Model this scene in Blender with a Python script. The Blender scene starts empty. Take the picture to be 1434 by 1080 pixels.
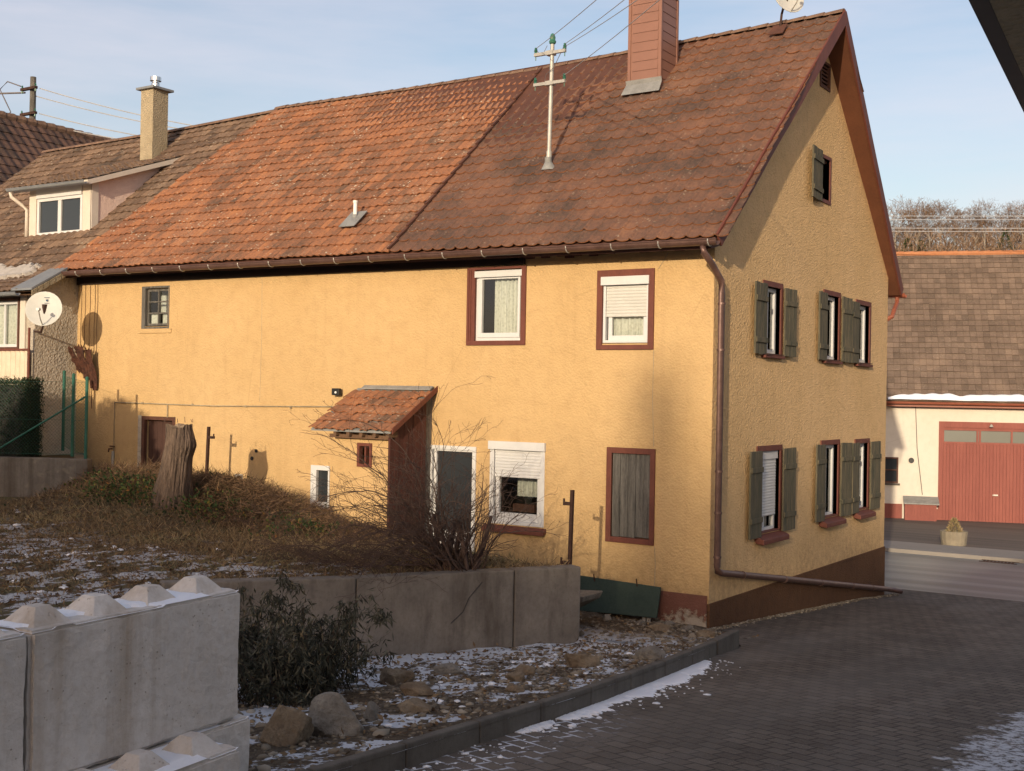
import bpy, bmesh, math, random
import numpy as np
from mathutils import Vector, Matrix, noise as mnoise
R = math.radians
random.seed(7); rng = np.random.default_rng(7)
sc = bpy.context.scene
COL = sc.collection

# ------------------------------------------------------------------ camera
cam_d = bpy.data.cameras.new('camera'); cam = bpy.data.objects.new('camera', cam_d); COL.objects.link(cam)
CAM = Vector((6.981, -15.774, 3.252))
p, r, y = R(.33), R(1.03), R(33.25)
fw = Vector((-math.sin(y)*math.cos(p), math.cos(y)*math.cos(p), math.sin(p)))
rt = Vector((math.cos(y), math.sin(y), 0)); up = rt.cross(fw)
rt2 = math.cos(r)*rt + math.sin(r)*up; up2 = -math.sin(r)*rt + math.cos(r)*up
m = Matrix((rt2, up2, -fw)).transposed().to_4x4(); m.translation = CAM
cam.matrix_world = m
cam_d.sensor_width = 36; cam_d.lens = 36*1700/1434
cam_d.clip_start = .05; cam_d.clip_end = 3000
sc.camera = cam

# ------------------------------------------------------------------ sky and sun
SUN_EL = R(12.2)
sdir = Vector((.27, -1, 0)).normalized()*math.cos(SUN_EL) + Vector((0, 0, math.sin(SUN_EL)))   # towards the sun
w = bpy.data.worlds.new('World'); sc.world = w; w.use_nodes = True
nt = w.node_tree; bg = nt.nodes['Background']
sky = nt.nodes.new('ShaderNodeTexSky'); sky.sky_type = 'NISHITA'; sky.sun_disc = False
sky.sun_elevation = SUN_EL; sky.sun_rotation = math.atan2(sdir.x, sdir.y)
sky.air_density = 1.0; sky.dust_density = 2.4; sky.ozone_density = 1.2
tc = nt.nodes.new('ShaderNodeTexCoord'); mp = nt.nodes.new('ShaderNodeMapping'); mp.inputs['Scale'].default_value = (1.2, 1.2, 7)
nz = nt.nodes.new('ShaderNodeTexNoise'); nz.inputs['Scale'].default_value = 1.7; nz.inputs['Detail'].default_value = 6; nz.inputs['Roughness'].default_value = .55
rp = nt.nodes.new('ShaderNodeValToRGB'); rp.color_ramp.elements[0].position = .38; rp.color_ramp.elements[1].position = .72
rp.color_ramp.elements[1].color = (.6, .6, .6, 1)
mx = nt.nodes.new('ShaderNodeMix'); mx.data_type = 'RGBA'; mx.inputs['B'].default_value = (4.7, 4.35, 4.7, 1)
nt.links.new(tc.outputs['Generated'], mp.inputs['Vector']); nt.links.new(mp.outputs[0], nz.inputs['Vector'])
nt.links.new(nz.outputs['Fac'], rp.inputs[0]); nt.links.new(rp.outputs[0], mx.inputs['Factor'])
tn = nt.nodes.new('ShaderNodeMix'); tn.data_type = 'RGBA'; tn.blend_type = 'MULTIPLY'; tn.inputs['Factor'].default_value = 1; tn.inputs['B'].default_value = (1.16, 1.02, .99, 1)
nt.links.new(sky.outputs[0], tn.inputs['A']); nt.links.new(tn.outputs['Result'], mx.inputs['A']); nt.links.new(mx.outputs['Result'], bg.inputs[0])
bg.inputs[1].default_value = .15
sl = bpy.data.lights.new('sun', 'SUN'); sl.energy = 3.4; sl.angle = R(.7); sl.color = (1, .83, .60)
so = bpy.data.objects.new('sun', sl); COL.objects.link(so)
so.rotation_euler = sdir.to_track_quat('Z', 'Y').to_euler(); so.location = (0, 0, 40)
sc.view_settings.view_transform = 'Standard'; sc.view_settings.look = 'None'
sc.view_settings.exposure = .34; sc.view_settings.gamma = 1; sc.view_settings.use_curve_mapping = False

# ------------------------------------------------------------------ materials
class NT:
    def __init__(s, name, rough=.8, metal=0, spec=.35):
        s.m = bpy.data.materials.new(name); s.m.use_nodes = True; s.t = s.m.node_tree
        s.b = s.t.nodes['Principled BSDF']; s.b.inputs['Roughness'].default_value = rough
        s.b.inputs['Metallic'].default_value = metal; s.b.inputs['Specular IOR Level'].default_value = spec
        s.co = s.t.nodes.new('ShaderNodeTexCoord').outputs['Object']
        s.geo = s.t.nodes.new('ShaderNodeNewGeometry')
    def N(s, t, **k):
        n = s.t.nodes.new(t)
        for a, b in k.items(): setattr(n, a, b)
        return n
    def L(s, a, b): s.t.links.new(a, b)
    def pos(s, scale=(1, 1, 1), rot=(0, 0, 0), loc=(0, 0, 0), src=None):
        n = s.N('ShaderNodeMapping'); n.inputs['Scale'].default_value = scale; n.inputs['Rotation'].default_value = rot; n.inputs['Location'].default_value = loc
        s.L(src or s.geo.outputs['Position'], n.inputs['Vector']); return n.outputs[0]
    def noise(s, scale, detail=4, rough=.6, vec=None, dist=0):
        n = s.N('ShaderNodeTexNoise'); n.inputs['Scale'].default_value = scale; n.inputs['Detail'].default_value = detail
        n.inputs['Roughness'].default_value = rough; n.inputs['Distortion'].default_value = dist
        s.L(vec or s.geo.outputs['Position'], n.inputs['Vector']); return n.outputs['Fac']
    def voro(s, scale, vec=None, feature='F1', out='Distance', rand=1):
        n = s.N('ShaderNodeTexVoronoi', feature=feature); n.inputs['Scale'].default_value = scale; n.inputs['Randomness'].default_value = rand
        s.L(vec or s.geo.outputs['Position'], n.inputs['Vector']); return n.outputs[out]
    def ramp(s, fac, stops, interp='LINEAR'):
        n = s.N('ShaderNodeValToRGB'); n.color_ramp.interpolation = interp
        e = n.color_ramp.elements
        while len(e) < len(stops): e.new(.5)
        for i, (q, c) in enumerate(stops):
            e[i].position = q; e[i].color = (c, c, c, 1) if not isinstance(c, tuple) else (*c, 1)
        s.L(fac, n.inputs[0]); return n.outputs[0]
    def mix(s, fac, a, b, mode='MIX'):
        n = s.N('ShaderNodeMix', data_type='RGBA', blend_type=mode)
        for k, v in (('Factor', fac), ('A', a), ('B', b)):
            i = n.inputs[k]
            if isinstance(v, (int, float)): i.default_value = v
            elif isinstance(v, tuple): i.default_value = (*v, 1)
            else: s.L(v, i)
        return n.outputs['Result']
    def math(s, op, a, b=0., c=None, clamp=False):
        n = s.N('ShaderNodeMath', operation=op, use_clamp=clamp)
        for i, v in enumerate((a, b) if c is None else (a, b, c)):
            if isinstance(v, (int, float)): n.inputs[i].default_value = v
            else: s.L(v, n.inputs[i])
        return n.outputs[0]
    def attr(s, name, out='Fac'): return s.N('ShaderNodeAttribute', attribute_name=name).outputs[out]
    def xyz(s, which, src=None):
        n = s.N('ShaderNodeSeparateXYZ'); s.L(src or s.geo.outputs['Position'], n.inputs[0]); return n.outputs[which]
    def bump(s, h, strength=.5, dist=.02, prev=None):
        n = s.N('ShaderNodeBump'); n.inputs['Strength'].default_value = strength; n.inputs['Distance'].default_value = dist
        s.L(h, n.inputs['Height'])
        if prev is not None: s.L(prev, n.inputs['Normal'])
        s.L(n.outputs[0], s.b.inputs['Normal']); return n.outputs[0]
    def col(s, c): 
        if isinstance(c, tuple): s.b.inputs['Base Color'].default_value = (*c, 1)
        else: s.L(c, s.b.inputs['Base Color'])
    def rough(s, r): s.L(r, s.b.inputs['Roughness'])

def simple(name, c1, c2, scale=3, rough=.8, bump=.2, bscale=40, bdist=.01, metal=0, spec=.35, stretch=(1, 1, 1)):
    t = NT(name, rough, metal, spec)
    v = t.pos(stretch)
    f = t.noise(scale, 6, .65, v)
    f2 = t.noise(scale*9, 3, .6, v)
    fac = t.ramp(t.math('ADD', t.math('MULTIPLY', f, .65), t.math('MULTIPLY', f2, .35)), [(.35, 0.), (.65, 1.)])
    t.col(t.mix(fac, c1, c2))
    if bump: t.bump(t.noise(bscale, 3, .6, v), bump, bdist)
    return t.m

def stucco(name, base, dark, lite, bscale, bstr, dirt=True, swirl=0):
    t = NT(name, .92, 0, .2)
    big = t.noise(.55, 4, .55)
    med = t.noise(5, 5, .6)
    c = t.mix(t.ramp(big, [(.35, 0.), (.7, 1.)]), base, lite)
    c = t.mix(t.math('MULTIPLY', t.ramp(med, [(.45, 0.), (.75, 1.)]), .35), c, dark)
    # run-off streaks
    st = t.noise(1, 5, .6, t.pos((7, 7, .35)))
    c = t.mix(t.math('MULTIPLY', t.ramp(st, [(.55, 0.), (.8, 1.)]), .30), c, dark)
    if dirt:
        # splash dirt near the ground, ragged
        z = t.xyz('Z'); n1 = t.noise(1.6, 5, .6)
        d = t.math('SUBTRACT', t.math('ADD', .55, t.math('MULTIPLY', n1, 1.3)), z)
        d = t.ramp(d, [(0., 0.), (.9, 1.)])
        sp = t.ramp(t.noise(9, 5, .7), [(.35, 0.), (.7, 1.)])
        c = t.mix(t.math('MULTIPLY', t.math('MULTIPLY', d, sp), .55), c, (.16, .10, .045))
    pch = t.ramp(t.noise(.9, 2, .4, t.pos((1, 1, 1.3), loc=(3, 1, 2))), [(.60, 0.), (.615, 1.)]); c = t.mix(t.math('MULTIPLY', pch, .14), c, lite)
    ck = t.ramp(t.voro(.42, t.pos((1, 1, .8), src=None), 'DISTANCE_TO_EDGE'), [(0., 1.), (.0035, 0.)]); ckn = t.ramp(t.noise(.8, 3), [(.52, 0.), (.58, 1.)])
    c = t.mix(t.math('MULTIPLY', t.math('MULTIPLY', ck, ckn), .45), c, dark)
    t.col(c)
    h1 = t.noise(bscale, 4, .6, dist=swirl)
    h2 = t.voro(bscale*1.3)
    t.bump(t.math('ADD', h1, t.math('MULTIPLY', h2, .7)), bstr, .022)
    return t.m

MAT = {}
MAT['yellow'] = stucco('yellow render', (.50, .335, .158), (.37, .24, .11), (.545, .372, .185), 24, .5)
MAT['yellow_gable'] = stucco('yellow scraped render lifted for grazing sun', (.61, .405, .20), (.40, .26, .125), (.67, .45, .235), 24, .85, swirl=.4)  # base colour lighter than the facade's to stand in for grazing sunlight
MAT['grey_stucco'] = stucco('grey rough render', (.42, .37, .30), (.25, .21, .17), (.52, .46, .38), 17, 1., dirt=False)
MAT['pink'] = stucco('pink render', (.68, .50, .42), (.56, .38, .30), (.74, .57, .48), 24, .4, dirt=False)
MAT['cream'] = stucco('cream render', (.62, .56, .45), (.52, .45, .33), (.66, .60, .50), 14, .25, dirt=False)
MAT['garage_wall'] = stucco('garage cream render', (.60, .55, .47), (.50, .45, .37), (.64, .59, .51), 8, .2, dirt=False)
MAT['plinth'] = stucco('brown plinth render', (.10, .048, .024), (.04, .022, .014), (.13, .065, .032), 30, .8, dirt=False)
def old_plinth():
    t = NT('peeling red plinth', .95, 0, .2)
    n = t.noise(3.5, 6, .7); z = t.xyz('Z')
    f = t.math('ADD', n, t.math('MULTIPLY', z, .55))
    c = t.ramp(f, [(.50, (.40, .34, .27)), (.56, (.30, .22, .16)), (.60, (.17, .075, .055)), (1., (.13, .06, .045))])
    t.col(c); t.bump(t.math('ADD', t.ramp(f, [(.50, 0.), (.6, 1.)]), t.noise(35, 4)), .8, .02); return t.m
MAT['plinth_old'] = old_plinth()
def tile_mat(name, ramp_cols, rim, lichen=(.42, .36, .26), lich_amt=.5, moss=(.06, .05, .035), rough=.85, tw=.30):
    t = NT(name, rough, 0, .25)
    tone = t.attr('tone'); n = t.noise(1.1, 5, .6)
    n2 = t.noise(17, 6, .75)
    f = t.math('ADD', t.math('ADD', t.math('MULTIPLY', t.math('SUBTRACT', tone, .5), tw), n), t.math('MULTIPLY', t.math('SUBTRACT', n2, .5), .95))
    c = t.ramp(f, ramp_cols)
    sp = t.ramp(t.voro(13), [(.0, 1.), (.20, 1.), (.28, 0.)])
    spn = t.ramp(t.noise(2.3, 4, .6), [(.5, 0.), (.62, 1.)])
    pt = t.ramp(t.noise(16, 5, .7), [(.56, 0.), (.70, 1.)])
    c = t.mix(t.math('MULTIPLY', t.math('MULTIPLY', sp, spn), lich_amt), c, lichen)
    c = t.mix(t.math('MULTIPLY', pt, .38), c, moss)
    lp = t.math('MULTIPLY', t.ramp(t.noise(.9, 3, .5, t.pos((1, 1, 1), loc=(5, 2, 1))), [(.52, 0.), (.68, 1.)]), t.ramp(t.noise(24, 5, .75), [(.46, 0.), (.60, 1.)])); c = t.mix(t.math('MULTIPLY', lp, .22*lich_amt), c, lichen)
    c = t.mix(t.math('MULTIPLY', t.attr('rim'), .8), c, rim)
    t.col(c); t.bump(t.noise(55, 4, .7), .6, .008); return t.m
MAT['tile_brown'] = tile_mat('brown interlocking tile', [(.25, (.075, .05, .04)), (.42, (.12, .069, .05)), (.58, (.165, .085, .057)), (.8, (.23, .115, .068))], (.30, .12, .052), lichen=(.34, .27, .20), lich_amt=.5, tw=.12)
MAT['tile_orange'] = tile_mat('orange pantile', [(.22, (.12, .072, .05)), (.40, (.20, .10, .06)), (.58, (.29, .13, .07)), (.8, (.38, .165, .075))], (.32, .125, .055), lichen=(.52, .45, .34), lich_amt=.8)
MAT['tile_grey'] = tile_mat('weathered grey brown tile', [(.2, (.07, .05, .038)), (.45, (.14, .09, .062)), (.6, (.19, .125, .085)), (.8, (.26, .17, .11))], (.17, .11, .075), lichen=(.40, .35, .26), lich_amt=.8)
MAT['tile_garage'] = tile_mat('grey brown flat tile', [(.2, (.11, .08, .06)), (.45, (.15, .108, .08)), (.6, (.18, .13, .098)), (.8, (.23, .165, .12))], (.10, .07, .055), lichen=(.40, .35, .27), lich_amt=.3, moss=(.10, .075, .05))
MAT['tile_dark'] = tile_mat('dark red brown tile', [(.2, (.045, .032, .026)), (.5, (.09, .052, .04)), (.8, (.14, .08, .058))], (.08, .05, .038), lich_amt=.3)
MAT['ridge'] = simple('ridge tile', (.10, .06, .045), (.24, .15, .10), 6, .85, .5, 60)
MAT['ridge_orange'] = simple('orange ridge tile', (.34, .135, .06), (.42, .19, .09), 3, .85, .3, 40)
MAT['copper'] = simple('brown copper', (.095, .052, .042), (.17, .098, .08), 6, .42, .1, 30, .005, metal=.35, spec=.5)
MAT['redgutter'] = simple('red brown gutter', (.22, .065, .038), (.28, .09, .05), 6, .45, .05, 30)
MAT['casing'] = simple('red brown painted wood', (.105, .032, .022), (.16, .05, .032), 5, .6, .35, 30, .006, stretch=(1, 1, .4))
MAT['casing_dark'] = simple('dark brown wood', (.07, .03, .02), (.12, .05, .03), 5, .7, .3, 30)
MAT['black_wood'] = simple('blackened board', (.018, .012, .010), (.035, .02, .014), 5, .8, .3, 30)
MAT['soffit'] = simple('orange brown stained wood', (.11, .042, .022), (.15, .058, .029), 3, .65, .25, 20, .006)
MAT['rafterwood'] = simple('old brown rafter wood', (.10, .055, .03), (.16, .09, .05), 4, .8, .3, 30)
MAT['white'] = simple('white window plastic', (.55, .55, .545), (.61, .61, .60), 3, .4, .0, spec=.5)
MAT['cream_trim'] = simple('cream painted trim', (.56, .49, .41), (.62, .56, .48), 4, .6, .1, 30)
MAT['shutter_grey'] = simple('grey roller shutter', (.50, .49, .45), (.57, .56, .52), 4, .5, 0)
MAT['oldwood'] = simple('grey weathered board', (.045, .042, .038), (.17, .158, .14), 7, .9, .8, 30, .012, stretch=(2.5, 2.5, .25))
MAT['shutterwood'] = simple('weathered green shutter board', (.045, .05, .035), (.15, .12, .075), 6, .85, .7, 26, .01, stretch=(2, 2, .3))
MAT['redwood'] = simple('red door board', (.20, .058, .045), (.26, .082, .062), 3, .7, .3, 25, .006, stretch=(1, 1, .2))
MAT['maroon'] = simple('maroon stained board', (.045, .016, .013), (.085, .028, .02), 5, .8, .4, 25, stretch=(2, 2, .2))
MAT['barndoor'] = simple('brown barn door darkened for recess shade', (.045, .022, .017), (.08, .038, .027), 4, .85, .4, 20, stretch=(2, 2, .2))  # shade of the deep recess is put into this darkened brown
MAT['dark_iron'] = simple('dark iron', (.035, .018, .014), (.07, .035, .025), 8, .7, .3, 60, metal=.3)
MAT['rust'] = simple('rusty iron', (.035, .018, .014), (.11, .04, .022), 9, .9, .6, 40)
MAT['galv'] = simple('galvanised steel', (.33, .32, .29), (.45, .43, .39), 8, .45, .1, 40, metal=.3, spec=.5)
MAT['lead'] = simple('lead flashing', (.17, .17, .165), (.28, .28, .27), 6, .6, .3, 25)
MAT['steel'] = simple('stainless steel', (.6, .6, .6), (.7, .7, .7), 6, .25, 0, metal=1)
MAT['dish'] = simple('pale grey dish paint', (.46, .46, .42), (.52, .51, .47), 5, .5, .0, spec=.4)
MAT['plastic_white'] = simple('white plastic pipe', (.72, .71, .66), (.78, .77, .72), 5, .5, 0)
MAT['blue'] = simple('dark blue print', (.02, .05, .10), (.03, .07, .13), 5, .6, 0)
MAT['black'] = simple('black plastic', (.015, .015, .015), (.03, .03, .03), 5, .5, 0)
MAT['green_paint'] = simple('green painted steel', (.012, .075, .052), (.025, .12, .085), 8, .5, .1, 40)
MAT['green_board'] = simple('dark green board', (.022, .04, .03), (.04, .06, .045), 4, .7, .3, 30)
MAT['glass_green'] = simple('green insulator glass', (.03, .12, .08), (.05, .16, .11), 5, .1, 0, spec=.6)
MAT['wire'] = simple('aluminium wire', (.35, .36, .38), (.45, .45, .46), 5, .5, 0)
MAT['wire_dark'] = simple('dark cable', (.10, .09, .09), (.14, .12, .12), 5, .6, 0)
MAT['metal_sheet'] = simple('zinc sheet', (.16, .17, .18), (.22, .23, .24), 3, .5, .1, 20)
MAT['beige_metal'] = simple('beige corrugated sheet', (.52, .43, .31), (.62, .53, .40), 5, .55, .1, 20)
MAT['chim_stucco'] = stucco('chimney render', (.33, .27, .18), (.16, .13, .08), (.42, .35, .24), 30, 1., dirt=False)
def clad():
    t = NT('brown chimney cladding', .5, .1, .4)
    n = t.noise(4, 4); t.col(t.mix(n, (.20, .098, .070), (.25, .125, .09)))
    return t.m
MAT['clad'] = clad()
def concrete(name, c1, c2, dark, snow=False, stains=.5, bs=.35, sf=(5, 5, .3)):
    t = NT(name, .9, 0, .3)
    a = t.noise(2.2, 6, .65); b = t.noise(22, 5, .7)
    c = t.mix(t.ramp(a, [(.3, 0.), (.7, 1.)]), c1, c2)
    c = t.mix(t.math('MULTIPLY', t.ramp(b, [(.45, 0.), (.7, 1.)]), .25), c, dark)
    st = t.noise(1, 5, .65, t.pos(sf)); c = t.mix(t.math('MULTIPLY', t.ramp(st, [(.5, 0.), (.72, 1.)]), stains), c, dark)
    holes = t.math('MULTIPLY', t.ramp(t.voro(26), [(0., 1.), (.10, 1.), (.15, 0.)]), t.ramp(t.noise(3, 3), [(.45, 0.), (.6, 1.)]))
    c = t.mix(t.math('MULTIPLY', holes, .5), c, dark)
    if snow:
        nz_ = t.xyz('Z', t.geo.outputs['Normal'])
        s = t.math('MULTIPLY', t.ramp(nz_, [(.93, 0.), (.97, 1.)]), t.ramp(t.noise(3.2, 5, .6), [(.34, 0.), (.40, 1.)]))
        c = t.mix(s, c, (.80, .82, .85))
    t.col(c)
    t.bump(t.math('SUBTRACT', t.math('ADD', t.math('MULTIPLY', a, .6), t.math('MULTIPLY', b, .5)), t.math('MULTIPLY', holes, .6)), bs, .02); return t.m
MAT['block'] = concrete('light block concrete', (.52, .485, .44), (.66, .62, .57), (.30, .225, .15), snow=False, stains=.85, bs=.8, sf=(2.2, 2.2, .15))
MAT['oldwall'] = concrete('old dark wall concrete', (.15, .13, .108), (.24, .21, .175), (.06, .046, .034), sf=(2.4, 2.4, .5), stains=.75, bs=.5)
MAT['oldwall2'] = concrete('grey garden wall concrete', (.13, .11, .09), (.20, .175, .145), (.065, .05, .036), stains=.7, bs=.6)
MAT['kerb'] = concrete('dark kerb concrete', (.09, .078, .065), (.14, .125, .105), (.045, .037, .03), stains=.6, bs=.7)
MAT['exposed'] = concrete('exposed aggregate', (.20, .17, .125), (.32, .28, .21), (.16, .13, .10), stains=.2, bs=1.)
def snow_mat():
    t = NT('snow', .6, 0, .3); t.b.inputs['Subsurface Weight'].default_value = .0
    t.col((.80, .82, .86)); t.bump(t.noise(25, 4), .5, .02); return t.m
MAT['snow'] = snow_mat()
MAT['old_snow'] = simple('thin grey old snow', (.30, .27, .24), (.46, .43, .40), 5, .8, .4, 30)
def glass():
    t = NT('window glass', .04, 0, .6)
    t.col((.02, .025, .03))
    tr = t.N('ShaderNodeBsdfTransparent'); tr.inputs[0].default_value = (.85, .9, .9, 1)
    gl = t.N('ShaderNodeBsdfGlossy'); gl.inputs['Roughness'].default_value = .03
    fr = t.N('ShaderNodeFresnel'); fr.inputs[0].default_value = 1.5
    ms = t.N('ShaderNodeMixShader'); f = t.math('ADD', fr.outputs[0], .05)
    t.L(f, ms.inputs[0]); t.L(tr.outputs[0], ms.inputs[1]); t.L(gl.outputs[0], ms.inputs[2])
    t.L(ms.outputs[0], t.t.nodes['Material Output'].inputs[0]); return t.m
MAT['glass'] = glass()
def glass_opaque(name='dark glass', c=(.03, .035, .04)):
    t = NT(name, .06, 0, .6); t.col(c); t.bump(t.noise(1.5, 2), .1, .02); return t.m
MAT['dglass'] = glass_opaque()
MAT['gglass'] = glass_opaque('dusty green glass', (.06, .065, .052)); MAT['gglass'].node_tree.nodes['Principled BSDF'].inputs['Roughness'].default_value = .35
def curtain():
    t = NT('lace curtain', .9, 0, .1)
    f = t.ramp(t.voro(26, t.pos((1, 1, .8))), [(.05, .35), (.6, 1.)]); t.col(t.mix(f, (.38, .37, .31), (.62, .60, .53))); return t.m
MAT['curtain'] = curtain()
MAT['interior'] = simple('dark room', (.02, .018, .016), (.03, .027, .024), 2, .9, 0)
MAT['bark'] = simple('old bark', (.06, .042, .032), (.19, .135, .10), 5, .95, 1., 16, .05, stretch=(2.2, 2.2, .35))
MAT['deadwood'] = simple('cut wood', (.22, .16, .10), (.32, .24, .16), 8, .9, .4, 30)
MAT['twig'] = simple('dark twig', (.045, .027, .021), (.11, .068, .05), 9, .85, .2, 60)
def attr_mat(name, stops, rough=.9, trans=0):
    t = NT(name, rough, 0, .2); t.col(t.ramp(t.attr('tone'), stops)); return t.m
MAT['hilltwig'] = attr_mat('hill tree twig', [(0., (.11, .075, .05)), (.5, (.20, .13, .085)), (1., (.30, .22, .16))])
MAT['hilltrunk'] = simple('pale trunk', (.22, .19, .16), (.36, .32, .27), 2, .9, .2, 10)
MAT['hedge'] = attr_mat('hedge needle', [(0., (.012, .018, .010)), (.6, (.028, .040, .018)), (1., (.075, .075, .03))])
MAT['grass'] = attr_mat('dry grass', [(0., (.08, .055, .034)), (.3, (.22, .15, .08)), (.55, (.38, .285, .155)), (.8, (.20, .20, .085)), (1., (.50, .41, .25))])
MAT['brush'] = attr_mat('brown brushwood', [(0., (.05, .033, .023)), (.5, (.155, .098, .058)), (.85, (.29, .18, .10)), (1., (.07, .085, .03))])
MAT['ivy'] = attr_mat('ivy leaf', [(0., (.015, .03, .012)), (.6, (.045, .075, .025)), (.85, (.13, .12, .03)), (1., (.20, .09, .03))])
MAT['deadleaf'] = attr_mat('dull drooping leaf', [(0., (.022, .024, .017)), (.6, (.065, .066, .048)), (.9, (.13, .125, .09)), (1., (.18, .145, .09))])
MAT['litter'] = attr_mat('leaf litter', [(0., (.05, .034, .023)), (.5, (.15, .095, .055)), (1., (.29, .21, .12))])
MAT['stones'] = attr_mat('strip stones', [(0., (.08, .064, .048)), (.5, (.20, .165, .12)), (.9, (.36, .31, .24)), (1., (.48, .44, .37))])
def rock(name, a, b, c):
    t = NT(name, .9, 0, .25); n = t.noise(5, 6, .65); n2 = t.noise(30, 4, .7)
    k = t.mix(t.ramp(n, [(.35, 0.), (.65, 1.)]), a, b); t.col(t.mix(t.math('MULTIPLY', t.ramp(n2, [(.5, 0.), (.7, 1.)]), .5), k, c))
    t.bump(t.math('ADD', n, n2), .8, .03); return t.m
MAT['rock_brown'] = rock('ochre limestone', (.15, .105, .065), (.27, .21, .14), (.075, .055, .038))
MAT['rock_grey'] = rock('grey limestone', (.16, .14, .115), (.28, .25, .205), (.08, .065, .05))

# ------------------------------------------------------------------ mesh helpers
class MB:
    def __init__(s): s.v = []; s.f = []; s.a = {}; s.sm = False
    def quad(s, *pts, **at):
        i = len(s.v); s.v += [tuple(q) for q in pts]; s.f.append(tuple(range(i, i+len(pts)))); s._a(1, at)
    def _a(s, n, at):
        for k, v in at.items():
            l = s.a.setdefault(k, []); l += [0.]*(len(s.f)-n-len(l)); l += [v]*n
    def box(s, x0, x1, y0, y1, z0, z1, **at):
        i = len(s.v)
        s.v += [(x0,y0,z0),(x1,y0,z0),(x1,y1,z0),(x0,y1,z0),(x0,y0,z1),(x1,y0,z1),(x1,y1,z1),(x0,y1,z1)]
        s.f += [tuple(i+k for k in q) for q in ((0,3,2,1),(4,5,6,7),(0,1,5,4),(1,2,6,5),(2,3,7,6),(3,0,4,7))]; s._a(6, at); return s
    def hexa(s, p8):
        i = len(s.v); s.v += [tuple(q) for q in p8]
        s.f += [tuple(i+k for k in q) for q in ((0,3,2,1),(4,5,6,7),(0,1,5,4),(1,2,6,5),(2,3,7,6),(3,0,4,7))]; return s
    def obox(s, o, ax, ay, az):   # oriented box from corner o with edge vectors
        o, ax, ay, az = map(Vector, (o, ax, ay, az))
        return s.hexa([o, o+ax, o+ax+ay, o+ay, o+az, o+ax+az, o+ax+ay+az, o+ay+az])
    def tube(s, pts, rad, n=8, cap=True, **at):
        pts = [Vector(q) for q in pts]; rr = rad if isinstance(rad, (list, tuple)) else [rad]*len(pts)
        base = len(s.v); k = len(pts); nf0 = len(s.f)
        ref = Vector((0, 0, 1))
        for j, q in enumerate(pts):
            d = (pts[min(j+1, k-1)] - pts[max(j-1, 0)]).normalized()
            rf = ref if abs(d.dot(ref)) < .95 else Vector((1, 0, 0))
            a = d.cross(rf).normalized(); b = d.cross(a).normalized()
            for t in range(n):
                th = 2*math.pi*t/n; s.v.append(tuple(q + (a*math.cos(th) + b*math.sin(th))*rr[j]))
        for j in range(k-1):
            for t in range(n):
                t2 = (t+1) % n; s.f.append((base+j*n+t, base+j*n+t2, base+(j+1)*n+t2, base+(j+1)*n+t))
        if cap: s.f.append(tuple(base+t for t in range(n))); s.f.append(tuple(base+(k-1)*n+t for t in reversed(range(n))))
        s._a(len(s.f)-nf0, at); return s
    def lathe(s, c, axis, prof, n=16):     # prof list of (r, h) along axis
        c = Vector(c); d = Vector(axis).normalized(); rf = Vector((0,0,1)) if abs(d.z) < .95 else Vector((1,0,0))
        a = d.cross(rf).normalized(); b = d.cross(a).normalized(); base = len(s.v)
        for (rr, h) in prof:
            for t in range(n):
                th = 2*math.pi*t/n; s.v.append(tuple(c + d*h + (a*math.cos(th)+b*math.sin(th))*max(rr, 1e-4)))
        for j in range(len(prof)-1):
            for t in range(n):
                t2 = (t+1) % n; s.f.append((base+j*n+t, base+j*n+t2, base+(j+1)*n+t2, base+(j+1)*n+t))
        return s
    def build(s, name, mat, parent=None, smooth=False, bevel=0, origin=None, fix=True):
        me = bpy.data.meshes.new(name)
        V = np.array(s.v, dtype=float).reshape(-1, 3)
        if parent is None and origin is None:
            lo = V.min(0); hi = V.max(0); origin = ((lo[0]+hi[0])/2, (lo[1]+hi[1])/2, lo[2])
        o = bpy.data.objects.new(name, me)
        if parent is not None: off = np.array(WORLD.get(parent.name, (0, 0, 0)))
        else: off = np.array(origin)
        if getattr(s, 'local', False): off = np.zeros(3)
        me.from_pydata([tuple(q) for q in (V-off)], [], s.f)
        for k, l in s.a.items():
            l = l + [0.]*(len(s.f)-len(l)); at = me.attributes.new(k, 'FLOAT', 'FACE'); at.data.foreach_set('value', l)
        me.materials.append(MAT[mat] if isinstance(mat, str) else mat)
        if smooth: me.polygons.foreach_set('use_smooth', [True]*len(me.polygons))
        COL.objects.link(o)
        if fix and len(s.f) < 6000:
            bm = bmesh.new(); bm.from_mesh(me); bmesh.ops.recalc_face_normals(bm, faces=bm.faces); bm.to_mesh(me); bm.free()
        if bevel:
            md = o.modifiers.new('bevel', 'BEVEL'); md.width = bevel; md.segments = 2; md.limit_method = 'ANGLE'
        if parent is None:
            o.location = off; WORLD[o.name] = tuple(off)
        else:
            o.parent = parent; WORLD[o.name] = tuple(off)
            if getattr(s, 'local', False): pass
        return o
WORLD = {}
def tag(o, label=None, cat=None, group=None, kind=None):
    if label: o['label'] = label
    if cat: o['category'] = cat
    if group: o['group'] = group
    if kind: o['kind'] = kind
    return o
def thing(name, label, cat, loc=(0, 0, 0), rz=0, group=None):
    o = bpy.data.objects.new(name, None); o.empty_display_size = .2; COL.objects.link(o); o.location = loc; o.rotation_euler.z = rz
    WORLD[o.name] = tuple(loc); return tag(o, label, cat, group)
def copy_tree(o, parent=None):
    c = o.copy(); COL.objects.link(c); c.parent = parent
    if parent is not None: c.matrix_parent_inverse = o.matrix_parent_inverse.copy()
    for ch in list(o.children): copy_tree(ch, c)
    return c
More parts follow.
